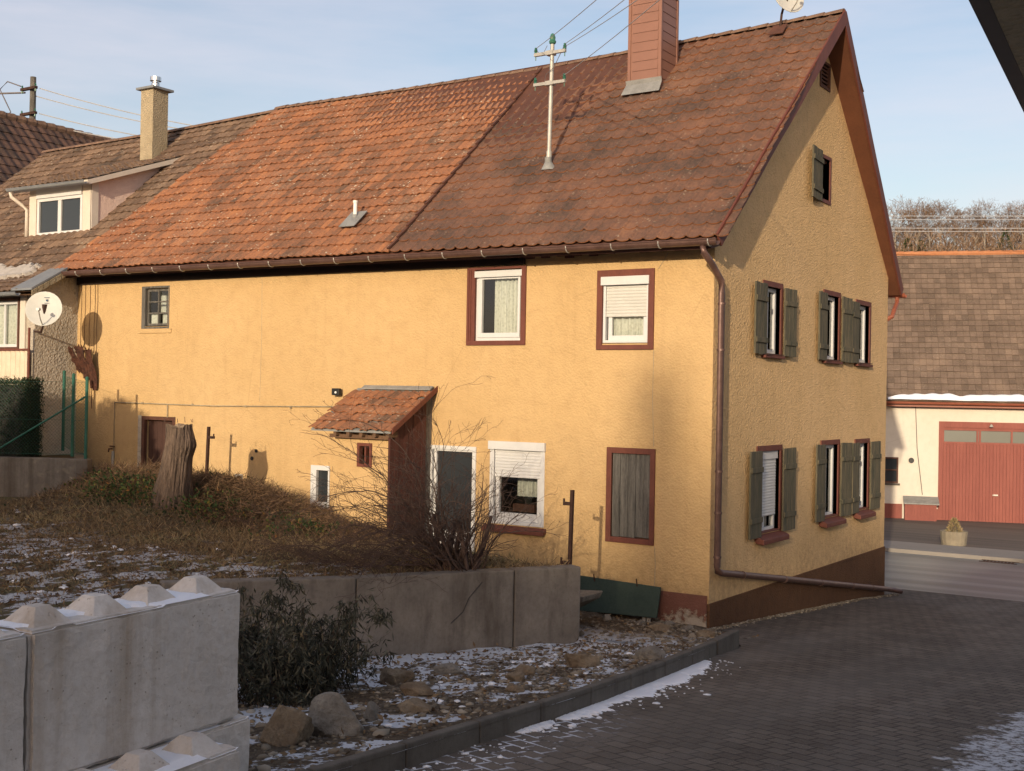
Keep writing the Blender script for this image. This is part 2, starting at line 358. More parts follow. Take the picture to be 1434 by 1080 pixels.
def fast(name, V, F, mat, tone=None, parent=None, smooth=False, origin=(0, 0, 0)):
    """V (n,3), F (m,k) all faces of k corners, tone per face"""
    V = np.asarray(V, np.float32) - np.array(origin, np.float32); F = np.asarray(F, np.int32)
    me = bpy.data.meshes.new(name); k = F.shape[1]
    me.vertices.add(len(V)); me.vertices.foreach_set('co', V.ravel())
    me.loops.add(F.size); me.loops.foreach_set('vertex_index', F.ravel())
    me.polygons.add(len(F)); me.polygons.foreach_set('loop_start', np.arange(0, F.size, k, dtype=np.int32))
    if smooth: me.polygons.foreach_set('use_smooth', np.ones(len(F), bool))
    me.update(); me.validate()
    if tone is not None:
        at = me.attributes.new('tone', 'FLOAT', 'FACE'); at.data.foreach_set('value', np.asarray(tone, np.float32))
    me.materials.append(MAT[mat]); o = bpy.data.objects.new(name, me); COL.objects.link(o)
    if parent is not None: o.parent = parent
    else: o.location = origin
    return o
def leaves(name, P, D, Lg, W, tone, mat, origin=(0, 0, 0), parent=None, fold=0.):
    """P base points, D unit directions, length, width: diamond-shaped leaves / blades"""
    n = len(P); P = np.asarray(P); D = np.asarray(D); rnd = rng.normal(size=(n, 3))
    S = np.cross(D, rnd); S /= np.linalg.norm(S, axis=1)[:, None]+1e-9
    Lg = np.asarray(Lg)[:, None]; W = np.asarray(W)[:, None]
    V = np.stack([P, P+D*Lg*.45+S*W*.5, P+D*Lg, P+D*Lg*.45-S*W*.5], 1).reshape(-1, 3)
    F = np.arange(4*n).reshape(n, 4)
    return fast(name, V, F, mat, tone, parent, origin=origin)
def unit(a): return a/np.linalg.norm(a, axis=1)[:, None]
def lerp(a, b, t): return a+(b-a)*t
def pw(x, pts):
    return float(np.interp(x, [q[0] for q in pts], [q[1] for q in pts]))
def clip_poly(poly, a, b, c):      # keep a*u+b*v<=c
    out = []
    for i in range(len(poly)):
        P, Q = poly[i], poly[(i+1) % len(poly)]; fp = a*P[0]+b*P[1]-c; fq = a*Q[0]+b*Q[1]-c
        if fp <= 0: out.append(P)
        if fp*fq < 0: t = fp/(fp-fq); out.append((lerp(P[0], Q[0], t), lerp(P[1], Q[1], t)))
    return out
def wall(mb, u0, u1, z0, z1, holes, to3, depth, clips=()):
    """wall face with rectangular openings and their reveals; to3(u,z,d) -> world"""
    us = sorted({u0, u1, *[h[0] for h in holes], *[h[1] for h in holes]}); zs = sorted({z0, z1, *[h[2] for h in holes], *[h[3] for h in holes]})
    for i in range(len(us)-1):
        for j in range(len(zs)-1):
            uc, zc = (us[i]+us[i+1])/2, (zs[j]+zs[j+1])/2
            if any(h[0] < uc < h[1] and h[2] < zc < h[3] for h in holes): continue
            poly = [(us[i], zs[j]), (us[i+1], zs[j]), (us[i+1], zs[j+1]), (us[i], zs[j+1])]
            for cl in clips:
                poly = clip_poly(poly, *cl)
                if len(poly) < 3: break
            if len(poly) >= 3: mb.quad(*[to3(q[0], q[1], 0) for q in poly])
    for h in holes:
        a, b, c, d = h[:4]
        for (p_, q_) in (((a, c), (b, c)), ((b, c), (b, d)), ((b, d), (a, d)), ((a, d), (a, c))):
            mb.quad(to3(*p_, 0), to3(*q_, 0), to3(*q_, depth), to3(*p_, depth))

# ------------------------------------------------------------------ terrain
def wx(Y):      # x of the retaining wall's outer face
    return -.80 + (Y+2.2)*(2.25/3.72)
def kx(Y): return pw(Y, [(-30, 2.4), (-12, 1.93), (-9.2, 1.80), (-6.5, 1.64), (-4.3, 1.40), (-2.3, 1.12), (0, .9)])
def gb_(Y):     # right-hand edge of the raised garden
    return wx(Y) if Y > -6.7 else (lerp(-3.52, .72, (-6.7-Y)/3.7) if Y > -10.4 else .80)
def gz(X, Y):   # drive
    if Y < 7: z = -.07*Y
    else: z = -.49 - .31*(1-math.exp(-(Y-7)/2.6))*1.06
    return z
def hgarden(X, Y):
    back = pw(X, [(-30, 1.7), (-13, 1.62), (-10, 1.50), (-8.4, 1.42), (-7, 1.12), (-5.5, .95), (-2, .97), (0, .97)])
    front = pw(X, [(-30, 1.3), (-10, 1.15), (-5, 1.05), (0, 1.0)])
    t = min(1, max(0, (-Y-1.8)/2.6)); t = t*t*(3-2*t)
    lo = .42*min(1, max(0, (-10.6-X)/1.2))*min(1, max(0, (-Y-1.0)/.9))
    return lerp(back, front, t)-lo*(1-t*.3) + .05*mnoise.noise(Vector((X*.8, Y*.8, 0))) + .025*mnoise.noise(Vector((X*3, Y*3, 5)))
def hstrip(X, Y):
    a = wx(Y) if Y < -2.2 else lerp(-4., -.8, -Y/2.2)
    k = kx(Y); t = min(1, max(0, (X-a)/(k-a)))
    base = .08 + .01*Y if Y > -2.2 else .06+.03*(-Y-2.2)*.5
    top = gz(0, Y) - .012 + .142*min(1, max(0, (-Y-1.25)/.35))
    return lerp(base, top, t**1.2) + (.035*mnoise.noise(Vector((X*2.2, Y*2.2, 1))) + .02*mnoise.noise(Vector((X*7, Y*7, 3))))*min(1, 4*(1-t))
def gridmesh(rows, name, mat, zf, smooth=True):
    """rows: list of (Y, [X...]) with equal counts"""
    n = len(rows[0][1]); V = [(x, Y, zf(x, Y)) for Y, xs in rows for x in xs]
    F = [(j*n+i, j*n+i+1, (j+1)*n+i+1, (j+1)*n+i) for j in range(len(rows)-1) for i in range(n-1)]
    return fast(name, V, F, mat, smooth=smooth)
def garden_mat():
    t = NT('garden soil', .95, 0, .15)
    a = t.noise(1.3, 5, .6); b = t.noise(14, 6, .7)
    c = t.mix(t.ramp(a, [(.4, 0.), (.62, 1.)]), (.095, .066, .04), (.085, .085, .036))
    c = t.mix(t.ramp(b, [(.4, 0.), (.7, 1.)]), c, (.17, .125, .075))
    Y = t.xyz('Y'); ym = t.ramp(t.math('ADD', t.math('MULTIPLY', Y, -.1), t.math('MULTIPLY', t.noise(.7, 3), .5)), [(.64, 0.), (.76, 1.)])
    s = t.ramp(t.noise(2.2, 6, .62, t.pos((1.5, .9, 1))), [(.50, 0.), (.54, 1.)])
    t.col(t.mix(t.math('MULTIPLY', s, ym), c, (.55, .56, .58)))
    t.bump(b, 1., .05); return t.m
MAT['garden'] = garden_mat()
def strip_mat():
    t = NT('strip soil', .95, 0, .15)
    b = t.noise(18, 6, .7); c = t.mix(t.ramp(b, [(.4, 0.), (.7, 1.)]), (.07, .052, .037), (.18, .14, .095))
    Y = t.xyz('Y'); X = t.xyz('X')
    far = t.ramp(t.math('MULTIPLY', Y, -.1), [(.12, 0.), (.25, 1.)])
    # snow lies in the sheltered middle of the strip and against the wall, thins out towards the kerb
    k = t.math('SUBTRACT', X, t.math('MULTIPLY', Y, .25))     # ~ distance coordinate across the strip
    edge = t.ramp(t.math('MULTIPLY', t.math('ADD', k, 2.), .2), [(.45, 1.), (.85, 0.)])
    n = t.noise(1.7, 7, .7)
    s = t.ramp(t.math('ADD', n, t.math('MULTIPLY', t.math('SUBTRACT', edge, .5), .13)), [(.465, 0.), (.50, 1.)])
    t.col(t.mix(t.math('MULTIPLY', s, far), c, (.66, .69, .74)))
    t.bump(b, 1., .05); return t.m
MAT['strip'] = strip_mat()
def paver_mat():
    t = NT('grey brown concrete pavers', .78, 0, .3)
    v = t.pos((1, 1, 1), (0, 0, R(14)))
    br = t.N('ShaderNodeTexBrick'); t.L(v, br.inputs['Vector'])
    br.offset = .5; br.inputs['Scale'].default_value = 1; br.inputs['Mortar Size'].default_value = .009; br.inputs['Mortar Smooth'].default_value = .3
    br.inputs['Brick Width'].default_value = .20; br.inputs['Row Height'].default_value = .165
    br.inputs['Color1'].default_value = (.088, .068, .052, 1); br.inputs['Color2'].default_value = (.155, .125, .098, 1); br.inputs['Mortar'].default_value = (.022, .017, .013, 1)
    n = t.noise(.8, 5, .6); n2 = t.noise(40, 4, .7)
    c = t.mix(t.math('MULTIPLY', t.ramp(n, [(.35, 0.), (.7, 1.)]), .4), br.outputs['Color'], (.05, .04, .032))
    c = t.mix(t.math('MULTIPLY', t.ramp(n2, [(.5, 0.), (.72, 1.)]), .4), c, (.19, .165, .14))
    gr = t.math('MULTIPLY', t.ramp(t.voro(34), [(0., 1.), (.13, 1.), (.2, 0.)]), t.ramp(t.noise(1.7, 5, .6), [(.45, 0.), (.6, 1.)])); c = t.mix(t.math('MULTIPLY', gr, .6), c, (.36, .32, .27))
    tk = t.noise(1, 4, .6, t.pos((1.1, .12, 1))); c = t.mix(t.math('MULTIPLY', t.ramp(tk, [(.45, 0.), (.62, 1.)]), .35), c, (.20, .175, .15)); c = t.mix(t.math('MULTIPLY', t.ramp(t.noise(.45, 3), [(.5, 0.), (.65, 1.)]), .35), c, (.055, .047, .038))
    Y = t.xyz('Y'); X = t.xyz('X')
    # snow caught in the joints beside the kerb near the camera, a light crust far right
    kd = t.math('SUBTRACT', X, t.math('SUBTRACT', 1.05, t.math('MULTIPLY', Y, .085)))
    near = t.ramp(t.math('ADD', kd, t.math('MULTIPLY', t.math('SUBTRACT', t.noise(2.3, 4), .5), 1.1)), [(.35, 1.), (.6, 0.)])
    yb = t.ramp(t.math('MULTIPLY', Y, -.1), [(.60, 0.), (.68, 1.)])
    br2 = t.N('ShaderNodeTexBrick'); t.L(v, br2.inputs['Vector']); br2.offset = .5; br2.inputs['Scale'].default_value = 1
    br2.inputs['Brick Width'].default_value = .20; br2.inputs['Row Height'].default_value = .165; br2.inputs['Mortar Size'].default_value = .022; br2.inputs['Mortar Smooth'].default_value = .6
    jn = t.ramp(t.math('ADD', t.math('MULTIPLY', br2.outputs['Fac'], .75), t.math('MULTIPLY', t.math('SUBTRACT', t.noise(7, 6, .7), .5), 2.6)), [(.62, 0.), (.8, 1.)])
    s1 = t.math('MULTIPLY', t.math('MULTIPLY', jn, near), yb)
    q = t.math('MINIMUM', t.math('SUBTRACT', X, 4.62), t.math('SUBTRACT', -2.9, Y))
    s2 = t.ramp(t.math('ADD', t.math('ADD', q, .3), t.math('MULTIPLY', t.math('SUBTRACT', t.noise(3.5, 7, .7), .5), 1.3)), [(.30, 0.), (.42, 1.)])
    s2 = t.math('MULTIPLY', s2, t.ramp(t.noise(14, 6, .75), [(.42, 0.), (.52, .75)]))
    t.col(t.mix(t.math('MAXIMUM', s1, s2), c, (.60, .62, .66)))
    h = t.math('SUBTRACT', t.math('ADD', t.math('MULTIPLY', n2, .4), t.math('MULTIPLY', t.noise(4.5, 3), 1.2)), t.math('MULTIPLY', br.outputs['Fac'], 1.))
    t.bump(h, 1., .016); return t.m
MAT['pavers'] = paver_mat()
def asphalt(name, c1, c2, rough=.6, tracks=True, sc_=.5):
    t = NT(name, rough, 0, .45)
    n = t.noise(60, 4, .7); tr = t.noise(1, 4, .55, t.pos((.09, 1.5, 1)))
    c = t.mix(t.ramp(tr, [(.42, 0.), (.60, 1.)]), c1, c2) if tracks else t.mix(t.noise(1., 4), c1, c2)
    c = t.mix(t.math('MULTIPLY', t.ramp(n, [(.5, 0.), (.7, 1.)]), .3), c, (.25, .23, .21)); t.col(c)
    t.bump(n, .4, .008); return t.m
MAT['road'] = asphalt('worn road asphalt', (.10, .11, .112), (.19, .205, .21), .4)
MAT['apron'] = asphalt('dark yard asphalt', (.075, .062, .052), (.115, .095, .08), .8)
MAT['pavement'] = asphalt('pavement', (.20, .18, .16), (.28, .255, .23), .8, False)
MAT['earth'] = simple('far meadow', (.10, .10, .05), (.16, .14, .08), .05, .95, 0)
MAT['hill'] = simple('hill ground', (.09, .06, .035), (.15, .105, .06), .2, .95, .3, 2)

def build_terrain():
    # drive
    rows = []
    for Y in np.concatenate([np.arange(-40, -14, 1.5), np.arange(-14, 10.3, .3)]):
        k = kx(Y)-.07-.3*min(1, max(0, (Y+2.5)/.5)) if Y < -.1 else (-.02 if Y < 8.3 else -6)
        rows.append((Y, [k + (14-k)*i/24 for i in range(25)]))
    tag(gridmesh(rows, 'drive', 'pavers', gz), kind='structure')
    # strip
    rows = []
    for Y in np.arange(-16, -.04, .08):
        a = wx(Y)-.1 if Y < -2.2 else -5.2; k = kx(Y)
        rows.append((Y, [a+(k-a)*i/70 for i in range(71)]))
    rows.append((-.005, [-5.2+(kx(0)+5.2)*i/70 for i in range(71)]))
    tag(gridmesh(rows, 'planting_strip_ground', 'strip', hstrip), kind='structure')
    # garden
    rows = []
    ys = list(np.arange(-30, -9, .5)) + list(np.arange(-9, -1.05, .09)) + [-1.04]
    for Y in ys:
        b = gb_(Y)-.12 if Y < -2.2 else lerp(-.92, -4.55, (Y+2.2)/1.16)
        rows.append((Y, [-34+(b+34)*(1-(1-i/150)**2.2) for i in range(151)]))
    Y = -.9; rows.append((Y, [-34+(-6.3+34)*(1-(1-i/150)**2.2) for i in range(151)]))
    rows.append((-.005, [-34+(-6.3+34)*(1-(1-i/150)**2.2) for i in range(151)]))
    g = gridmesh(rows, 'garden_ground', 'garden', hgarden); tag(g, kind='structure')
    sk = MB()
    for i in range(len(rows)-1):
        (Y0, x0), (Y1, x1) = rows[i], rows[i+1]
        if Y0 < -20: continue
        a, b = (x0[-1], Y0), (x1[-1], Y1)
        sk.quad((*a, -.3), (*b, -.3), (*b, hgarden(*b)), (*a, hgarden(*a)))
    tag(sk.build('garden_bank', 'garden', fix=False), kind='structure')
    # street, kerb line, pavement, yard
    m_ = MB(); m_.quad((-60, 10.2, -.80), (60, 10.2, -.80), (60, 16.75, -.80), (-60, 16.75, -.80)); tag(m_.build('street', 'road'), kind='structure')
    m_ = MB(); m_.box(-60, 60, 16.75, 18.5, -.9, -.70); tag(m_.build('pavement', 'pavement'), kind='structure')
    m_ = MB()
    m_.quad((-60, 18.5, -.72), (60, 18.5, -.72), (60, 48, -.78), (-60, 30, -.78)); tag(m_.build('yard', 'apron'), kind='structure')
    # wide ground
    m_ = MB(); m_.quad((-900, -900, -1.05), (900, -900, -1.05), (900, 1200, -1.05), (-900, 1200, -1.05)); tag(m_.build('ground', 'earth'), kind='structure')
    # rising land behind the camera up to the neighbours' row
    rows = [(Y, list(np.linspace(-60, 90, 9))) for Y in (-110, -90, -72, -60, -50, -40.2)]
    tag(gridmesh(rows, 'hillside', 'earth', lambda x, Y: pw(Y, [(-110, 8.4), (-72, 8.4), (-40, gz(0, -40)-.02)])), kind='structure')
    # wooded hill beyond the garage
    def zh(x, Y):
        d = math.hypot(x-CAM.x, Y-CAM.y); t = min(1, max(0, (d-75)/150)); t = t*t*(3-2*t)
        return -1.2 + 29.*t + max(0, d-225)*.01 + 1.*mnoise.noise(Vector((x*.02, Y*.02, 0)))
    rows = [(Y, list(np.linspace(-220, 160, 77))) for Y in np.linspace(45, 330, 58)]
    tag(gridmesh(rows, 'hill', 'hill', zh), kind='structure')
    return zh
ZH = build_terrain()

# ------------------------------------------------------------------ yellow house
YR, ZR0, YE, ZE0 = 4.2, 9.71, -.42, 5.43
def ridge_z(X): return pw(X, [(-24, 9.25), (-15.5, 9.42), (-12.7, 9.56), (-9, 9.53), (-5.6, 9.53), (-3, 9.60), (.45, 9.71)])
def eave_z(X): return pw(X, [(-24, 5.5), (-14, 5.53), (-5.4, 5.48), (.3, 5.42)])
def RS(X, t, off=0.):      # roof surface of the street-averted slope: t=0 eave, 1 ridge
    z0, z1 = eave_z(X), ridge_z(X); Y = lerp(YE, YR, t); z = lerp(z0, z1, t) + .03*mnoise.noise(Vector((X*.5, t*4, 0)))*math.sin(math.pi*t)
    dy, dz = YR-YE, z1-z0; l = math.hypot(dy, dz)
    return Vector((X, Y - off*dz/l, z + off*dy/l))
def roof_z(Y, X=-1.): return lerp(eave_z(X), ridge_z(X), (Y-YE)/(YR-YE))

def tiles(mb, S, x0, x1, nx, nr, style, left=None, right=None, jit=.006, t0=0, t1=1, skip=None):
    """one mesh of individually modelled tiles. S(X,t,off)"""
    wdt = (x1-x0)/nx
    for r_ in range(nr):
        ta, tb = lerp(t0, t1, r_/nr), lerp(t0, t1, (r_+1.)/nr)
        for c_ in range(nx):
            xa = x0+c_*wdt; xm = xa+wdt/2; tm = (ta+tb)/2
            if left and xm < left(tm): continue
            if right and xm > right(tm): continue
            if skip and skip(xm, tm): continue
            tone = random.random(); jt = random.gauss(0, jit); jl = random.gauss(0, .003)
            dt = (tb-ta)
            if style == 'flat':     # interlocking tile with side rib and rounded nose
                us = [0, .10, .2, .35, .5, .65, .8, .93, 1.0]
                hs = [.030, .028, .006, 0, 0, 0, .004, .012, .024]; ns = [.0, .0, .02, .05, .06, .05, .02, .0, .0]
            elif style == 'wave':
                us = [i/8 for i in range(9)]
                hs = [.032*(1-math.cos(2*math.pi*u))/2 for u in us]; ns = [.10*math.sin(math.pi*u) for u in us]
            else:
                us = [0, .04, .5, .96, 1.]; hs = [-.012, 0, 0, 0, -.012]; ns = [0]*5
            n = len(us); nose, top, low, bk = [], [], [], []
            for u, h, q in zip(us, hs, ns):
                X = xa+wdt*u + random.gauss(0, .001)
                tn = ta - dt*(q*.7) + jt*dt*2
                lf = .036 if style == 'wave' else .032
                nose.append(S(X, tn, lf+h+jl)); top.append(S(X, tb+dt*.04, .010+h*.8)); low.append(S(X, tn+.004*dt, lf-.017+h+jl)); bk.append(S(X, tn+.30*dt, .012+h*.8))
            i = len(mb.v); mb.v += [tuple(q) for q in nose+top+low+bk]
            for k in range(n-1):
                mb.f.append((i+k, i+k+1, i+n+k+1, i+n+k)); mb._a(1, dict(tone=tone, rim=0.)) 
                mb.f.append((i+2*n+k, i+2*n+k+1, i+k+1, i+k)); mb._a(1, dict(tone=tone, rim=1.))
                if style != 'plain': mb.f.append((i+3*n+k, i+3*n+k+1, i+2*n+k+1, i+2*n+k)); mb._a(1, dict(tone=tone*.6, rim=0.))
    return mb

def verge_x(t): return lerp(.20, .40, t)
def left_edge(t): return lerp(-14.2, -12.65, t)

house = thing('house', 'long old yellow house with red tiled roof, brown shuttered gable and board porch', 'house', (0, 0, 0))
H0 = house
# openings: (x0,x1,z0,z1)
FH = dict(barnwin=(-11.95, -11.25, 4.40, 5.14), w1=(-4.12, -3.20, 4.06, 5.18), w2=(-1.78, -1.01, 4.0, 5.0), w3=(-3.74, -2.74, 1.20, 2.48), board=(-1.57, -.94, 1.16, 2.40),
          door=(-4.96, -4.03, .12, 2.36), small=(-7.42, -7.12, 1.26, 1.86), barndoor=(-11.86, -11.05, 1.40, 2.60))
mb = MB(); wall(mb, -13.94, 0, -.6, 5.50, list(FH.values()), lambda u, z, d: (u, d, z), .17)
# back, far and far-left sides close the house
mb.quad((-13.94, 8.4, -1.2), (0, 8.4, -1.2), (0, 8.4, 5.5), (-13.94, 8.4, 5.5)); mb.quad((-13.94, 0, -1), (-13.94, 8.4, -1), (-13.94, 8.4, 5.5), (-13.94, 0, 5.5))
facade = mb.build('wall', 'yellow', H0, fix=False)
GH = dict(u1=(1.88, 2.54, 3.93, 4.96), u2=(4.65, 5.38, 3.93, 5.04), u3=(6.43, 7.18, 3.93, 5.0), l1=(1.74, 2.62, 1.16, 2.42), l2=(4.63, 5.46, 1.18, 2.44), l3=(6.50, 7.22, 1.18, 2.42), a=(4.27, 4.78, 6.66, 7.36), t=(4.24, 4.68, 8.58, 8.98))
sl_ = (ridge_z(0)-eave_z(0))/(YR-YE)
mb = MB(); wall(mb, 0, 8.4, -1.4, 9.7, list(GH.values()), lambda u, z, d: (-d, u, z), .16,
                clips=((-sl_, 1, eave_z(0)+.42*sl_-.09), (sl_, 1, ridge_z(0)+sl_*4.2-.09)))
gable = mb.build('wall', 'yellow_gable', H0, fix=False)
# plinths
mb = MB(); mb.box(-.02, .022, -.022, 8.42, -1.4, .34); mb.build('plinth', 'plinth', H0, bevel=.01)
mb = MB(); mb.box(-3.9, -.024, -.016, .02, -.6, .45); mb.build('plinth', 'plinth_old', H0)
# roof: tiles per section + deck
mb = MB(); tiles(mb, RS, -5.5, .40, 27, 21, 'flat', right=lambda t: verge_x(t)+.1)
tiles_r = mb
roof = mb.build('roof', 'tile_brown', H0, fix=False); roof['label'] = 'roof half of brown interlocking tiles beside the gable'
mb = MB(); tiles(mb, RS, -14.3, -5.52, 58, 21, 'wave', left=left_edge, jit=.02, skip=lambda x, t: False)
roof2 = mb.build('roof', 'tile_orange', H0, smooth=False, fix=False); roof2['label'] = 'roof half of mossy orange pantiles'
# deck slabs (near and far slope)
def deck(mb, xl0, xl1, xr0, xr1, far=False, o0=-.02, o1=-.12):
    n = 10
    def P(t, x, off):
        q = RS(x, t, off)
        if far: q = Vector((q.x, 2*YR-q.y+.0, q.z))
        return q
    for k in range(n):
        ta, tb = k/n, (k+1)/n
        a0, a1, b0, b1 = lerp(xl0, xl1, ta), lerp(xl0, xl1, tb), lerp(xr0, xr1, ta), lerp(xr0, xr1, tb)
        for o in (o0, o1): mb.quad(P(ta, a0, o), P(ta, b0, o), P(tb, b1, o), P(tb, a1, o))
        mb.quad(P(ta, b0, o0), P(ta, b0, o1), P(tb, b1, o1), P(tb, b1, o0)); mb.quad(P(ta, a0, o0), P(ta, a0, o1), P(tb, a1, o1), P(tb, a1, o0))
    mb.quad(P(0, xl0, o0), P(0, xr0, o0), P(0, xr0, o1), P(0, xl0, o1))
mb = MB(); deck(mb, -14.1, -12.6, .17, .37); dk = mb.build('soffit', 'casing_dark', roof, fix=False)
mb = MB(); deck(mb, -14.1, -12.6, .14, .40, far=True); mb.build('soffit', 'soffit', roof, fix=False)
mb = MB(); tiles(mb, lambda X, t, o: Vector((lambda q: (q.x, 2*YR-q.y, q.z))(RS(X, t, o))), -14.1, .40, 40, 16, 'plain', right=lambda t: lerp(.0, .28, t)); fr_ = mb.build('roof', 'tile_dark', H0, fix=False); fr_['label'] = 'rear roof slope'
# verge boards
mb = MB()
for k in range(12):
    ta, tb = k/12, (k+1)/12
    for (oa, ob, dx) in ((.055, -.16, 0),):
        A = [RS(verge_x(ta)+.015, ta, .06), RS(verge_x(ta)+.045, ta, .06), RS(verge_x(ta)+.045, ta, -.15), RS(verge_x(ta)+.015, ta, -.15)]
        B = [RS(verge_x(tb)+.015, tb, .06), RS(verge_x(tb)+.045, tb, .06), RS(verge_x(tb)+.045, tb, -.15), RS(verge_x(tb)+.015, tb, -.15)]
        mb.hexa([A[3], A[2], B[2], B[3], A[0], A[1], B[1], B[0]])
mb.build('bargeboard', 'casing', roof)
mb = MB()
fx = lambda q: (q.x, 2*YR-q.y, q.z)
for k in range(12):
    ta, tb = k/12, (k+1)/12
    va, vb = lerp(.15, .41, ta), lerp(.15, .41, tb)
    A = [RS(va, ta, .05), RS(va+.03, ta, .05), RS(va+.03, ta, -.14), RS(va, ta, -.14)]; B = [RS(vb, tb, .05), RS(vb+.03, tb, .05), RS(vb+.03, tb, -.14), RS(vb, tb, -.14)]
    mb.hexa([fx(q) for q in (A[3], A[2], B[2], B[3], A[0], A[1], B[1], B[0])])
mb.build('bargeboard', 'casing', roof)
# ridge caps
mb = MB(); X = -12.6
while X < .38:
    L_ = .37; z = ridge_z(X); z2 = ridge_z(X+L_)
    pr = []
    for j, (xx, zz, rr) in enumerate(((X, z, .105), (X+L_*.97, z2, .125))):
        pr.append([(xx, YR+rr*math.sin(a), zz-.03+rr*.85*math.cos(a)) for a in [R(q) for q in range(-80, 81, 20)]])
    for k in range(8): mb.quad(pr[0][k], pr[0][k+1], pr[1][k+1], pr[1][k])
    mb.quad(*pr[1]); X += L_*.9
mb.build('ridge_cap', 'ridge', roof, fix=False)
# seam strip between the two roof halves
mb = MB()
for r_ in range(19):
    a = RS(-5.52, r_/19, .075); b = RS(-5.52, (r_+1)/19, .05)
    mb.obox(a, (.05, 0, 0), b-a, (0, -.02, .02))
mb.build('seam_strip', 'casing_dark', roof)
# gutter
mb = MB()
def gut(mb, xa, xb, Y, z0, z1, rr=.075, n=24):
    pa = []
    for j in range(n+1):
        x = lerp(xa, xb, j/n); z = lerp(z0, z1, j/n)
        outer = [(x, Y+rr*math.cos(a), z+rr*math.sin(a)) for a in [R(q) for q in range(180, 361, 22)]]
        inner = [(x, Y+(rr-.006)*math.cos(a), z+(rr-.006)*math.sin(a)) for a in [R(q) for q in range(342, 179, -22)]]
        lip = [(x, Y-rr, z+.012)]
        pa.append(outer+inner)
    m_ = len(pa[0])
    for j in range(n):
        for k in range(m_):
            k2 = (k+1) % m_; mb.quad(pa[j][k], pa[j][k2], pa[j+1][k2], pa[j+1][k])
    mb.quad(*pa[0]); mb.quad(*pa[-1])
    mb.tube([(xa, Y-rr, z0+.006), (xb, Y-rr, z1+.006)], .011, 6)
gut(mb, -14.25, .27, YE-.10, 5.475, 5.375)
gutter = mb.build('gutter', 'copper', H0, fix=False)
mb = MB()
for j in range(20):
    mb = MB(); x = -14.0+j*.745; z = lerp(5.475, 5.375, (x+14.25)/14.5); 
    pts = [(x, YE-.10+.082*math.cos(R(q)), z+.082*math.sin(R(q))) for q in range(175, 366, 19)]
    mb.tube(pts, .009, 5); mb.build('bracket', 'galv', gutter)
# rafter ends / eaves board
mb = MB(); mb.box(-13.9, .1, -.33, -.005, 5.28, 5.40); 
mb = MB(); mb.hexa([(-13.93, -.40, 5.38), (.12, -.40, 5.27), (.12, -.012, 5.37), (-13.93, -.012, 5.44), (-13.93, -.40, 5.42), (.12, -.40, 5.31), (.12, -.012, 5.41), (-13.93, -.012, 5.48)])
mb.build('eaves_board', 'casing_dark', H0)
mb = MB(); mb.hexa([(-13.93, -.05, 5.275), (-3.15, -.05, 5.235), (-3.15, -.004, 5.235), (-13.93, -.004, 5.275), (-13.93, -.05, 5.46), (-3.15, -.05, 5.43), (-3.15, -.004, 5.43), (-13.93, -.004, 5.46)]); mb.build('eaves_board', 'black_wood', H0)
mb = MB()
for i in range(24):                      # crumbs of mortar and ragged lath under the eaves
    x = -3.4+i*.14; mb.box(x, x+.1405, -.05, -.008, 5.36-random.uniform(.01, .07), 5.375)
mb.build('eaves_fringe', 'casing_dark', H0)
# downpipe on the gable edge
mb = MB()
dp = [(.06, YE-.10, 5.30), (.06, YE-.10, 5.22), (.09, -.30, 5.08), (.10, .02, 4.86), (.10, .04, 4.7), (.10, .04, .86), (.10, .06, .80), (.11, .14, .77), (.13, 3.3, .29), (.13, 8.1, -.45), (.18, 8.45, -.51), (.30, 8.60, -.55)]
mb.tube(dp, .048, 12)
dpipe = mb.build('downpipe', 'copper', H0, smooth=True)
mb = MB()
for z in (4.55, 3.9, 2.2, 1.62, 1.0):
    mb = MB(); mb.lathe((.10, .04, z-.015), (0, 0, 1), [(.048, 0), (.057, 0), (.057, .03), (.048, .03)], 12); mb.build('pipe_clamp', 'copper', dpipe)
for Y in (.9, 2.6, 4.3, 6.0, 7.2):
    z = lerp(.77, -.45, (Y-.14)/7.96)
    mb = MB(); mb.lathe((.125, Y, z), (0, 1, -.08), [(.048, -.012), (.058, -.012), (.058, .012), (.048, .012)], 12); mb.box(0, .13, Y-.012, Y+.012, z+.03, z+.055); mb.build('pipe_clamp', 'copper', dpipe)

# --- windows
def curtain_mesh(mb, to3, u0, u1, z0, z1, d, amp=.03, waves=7):
    n = 60
    for i in range(n):
        a, b = i/n, (i+1)/n
        f = lambda q: d+amp*math.sin(q*waves*2*math.pi+math.sin(q*9))
        ua, ub = lerp(u0, u1, a), lerp(u0, u1, b)
        mb.quad(to3(ua, z0, f(a)), to3(ub, z0, f(b)), to3(ub, z1, f(b)), to3(ua, z1, f(a)))
def frame(mb, to3, u0, u1, z0, z1, wd, d0, d1):
    def bx_(a, b, c, d): mb.hexa([to3(a, c, d0), to3(b, c, d0), to3(b, c, d1), to3(a, c, d1), to3(a, d, d0), to3(b, d, d0), to3(b, d, d1), to3(a, d, d1)])
    w4 = wd if isinstance(wd, tuple) else (wd,)*4     # left,right,bottom,top
    bx_(u0, u0+w4[0], z0, z1); bx_(u1-w4[1], u1, z0, z1); bx_(u0+w4[0], u1-w4[1], z0, z0+w4[2]); bx_(u0+w4[0], u1-w4[1], z1-w4[3], z1)
def bar(mb, to3, u0, u1, z0, z1, d0, d1):
    mb.hexa([to3(u0, z0, d0), to3(u1, z0, d0), to3(u1, z0, d1), to3(u0, z0, d1), to3(u0, z1, d0), to3(u1, z1, d0), to3(u1, z1, d1), to3(u0, z1, d1)])
TF = lambda u, z, d: (u, d, z)          # facade: d into the wall
TG = lambda u, z, d: (-d, u, z)         # gable
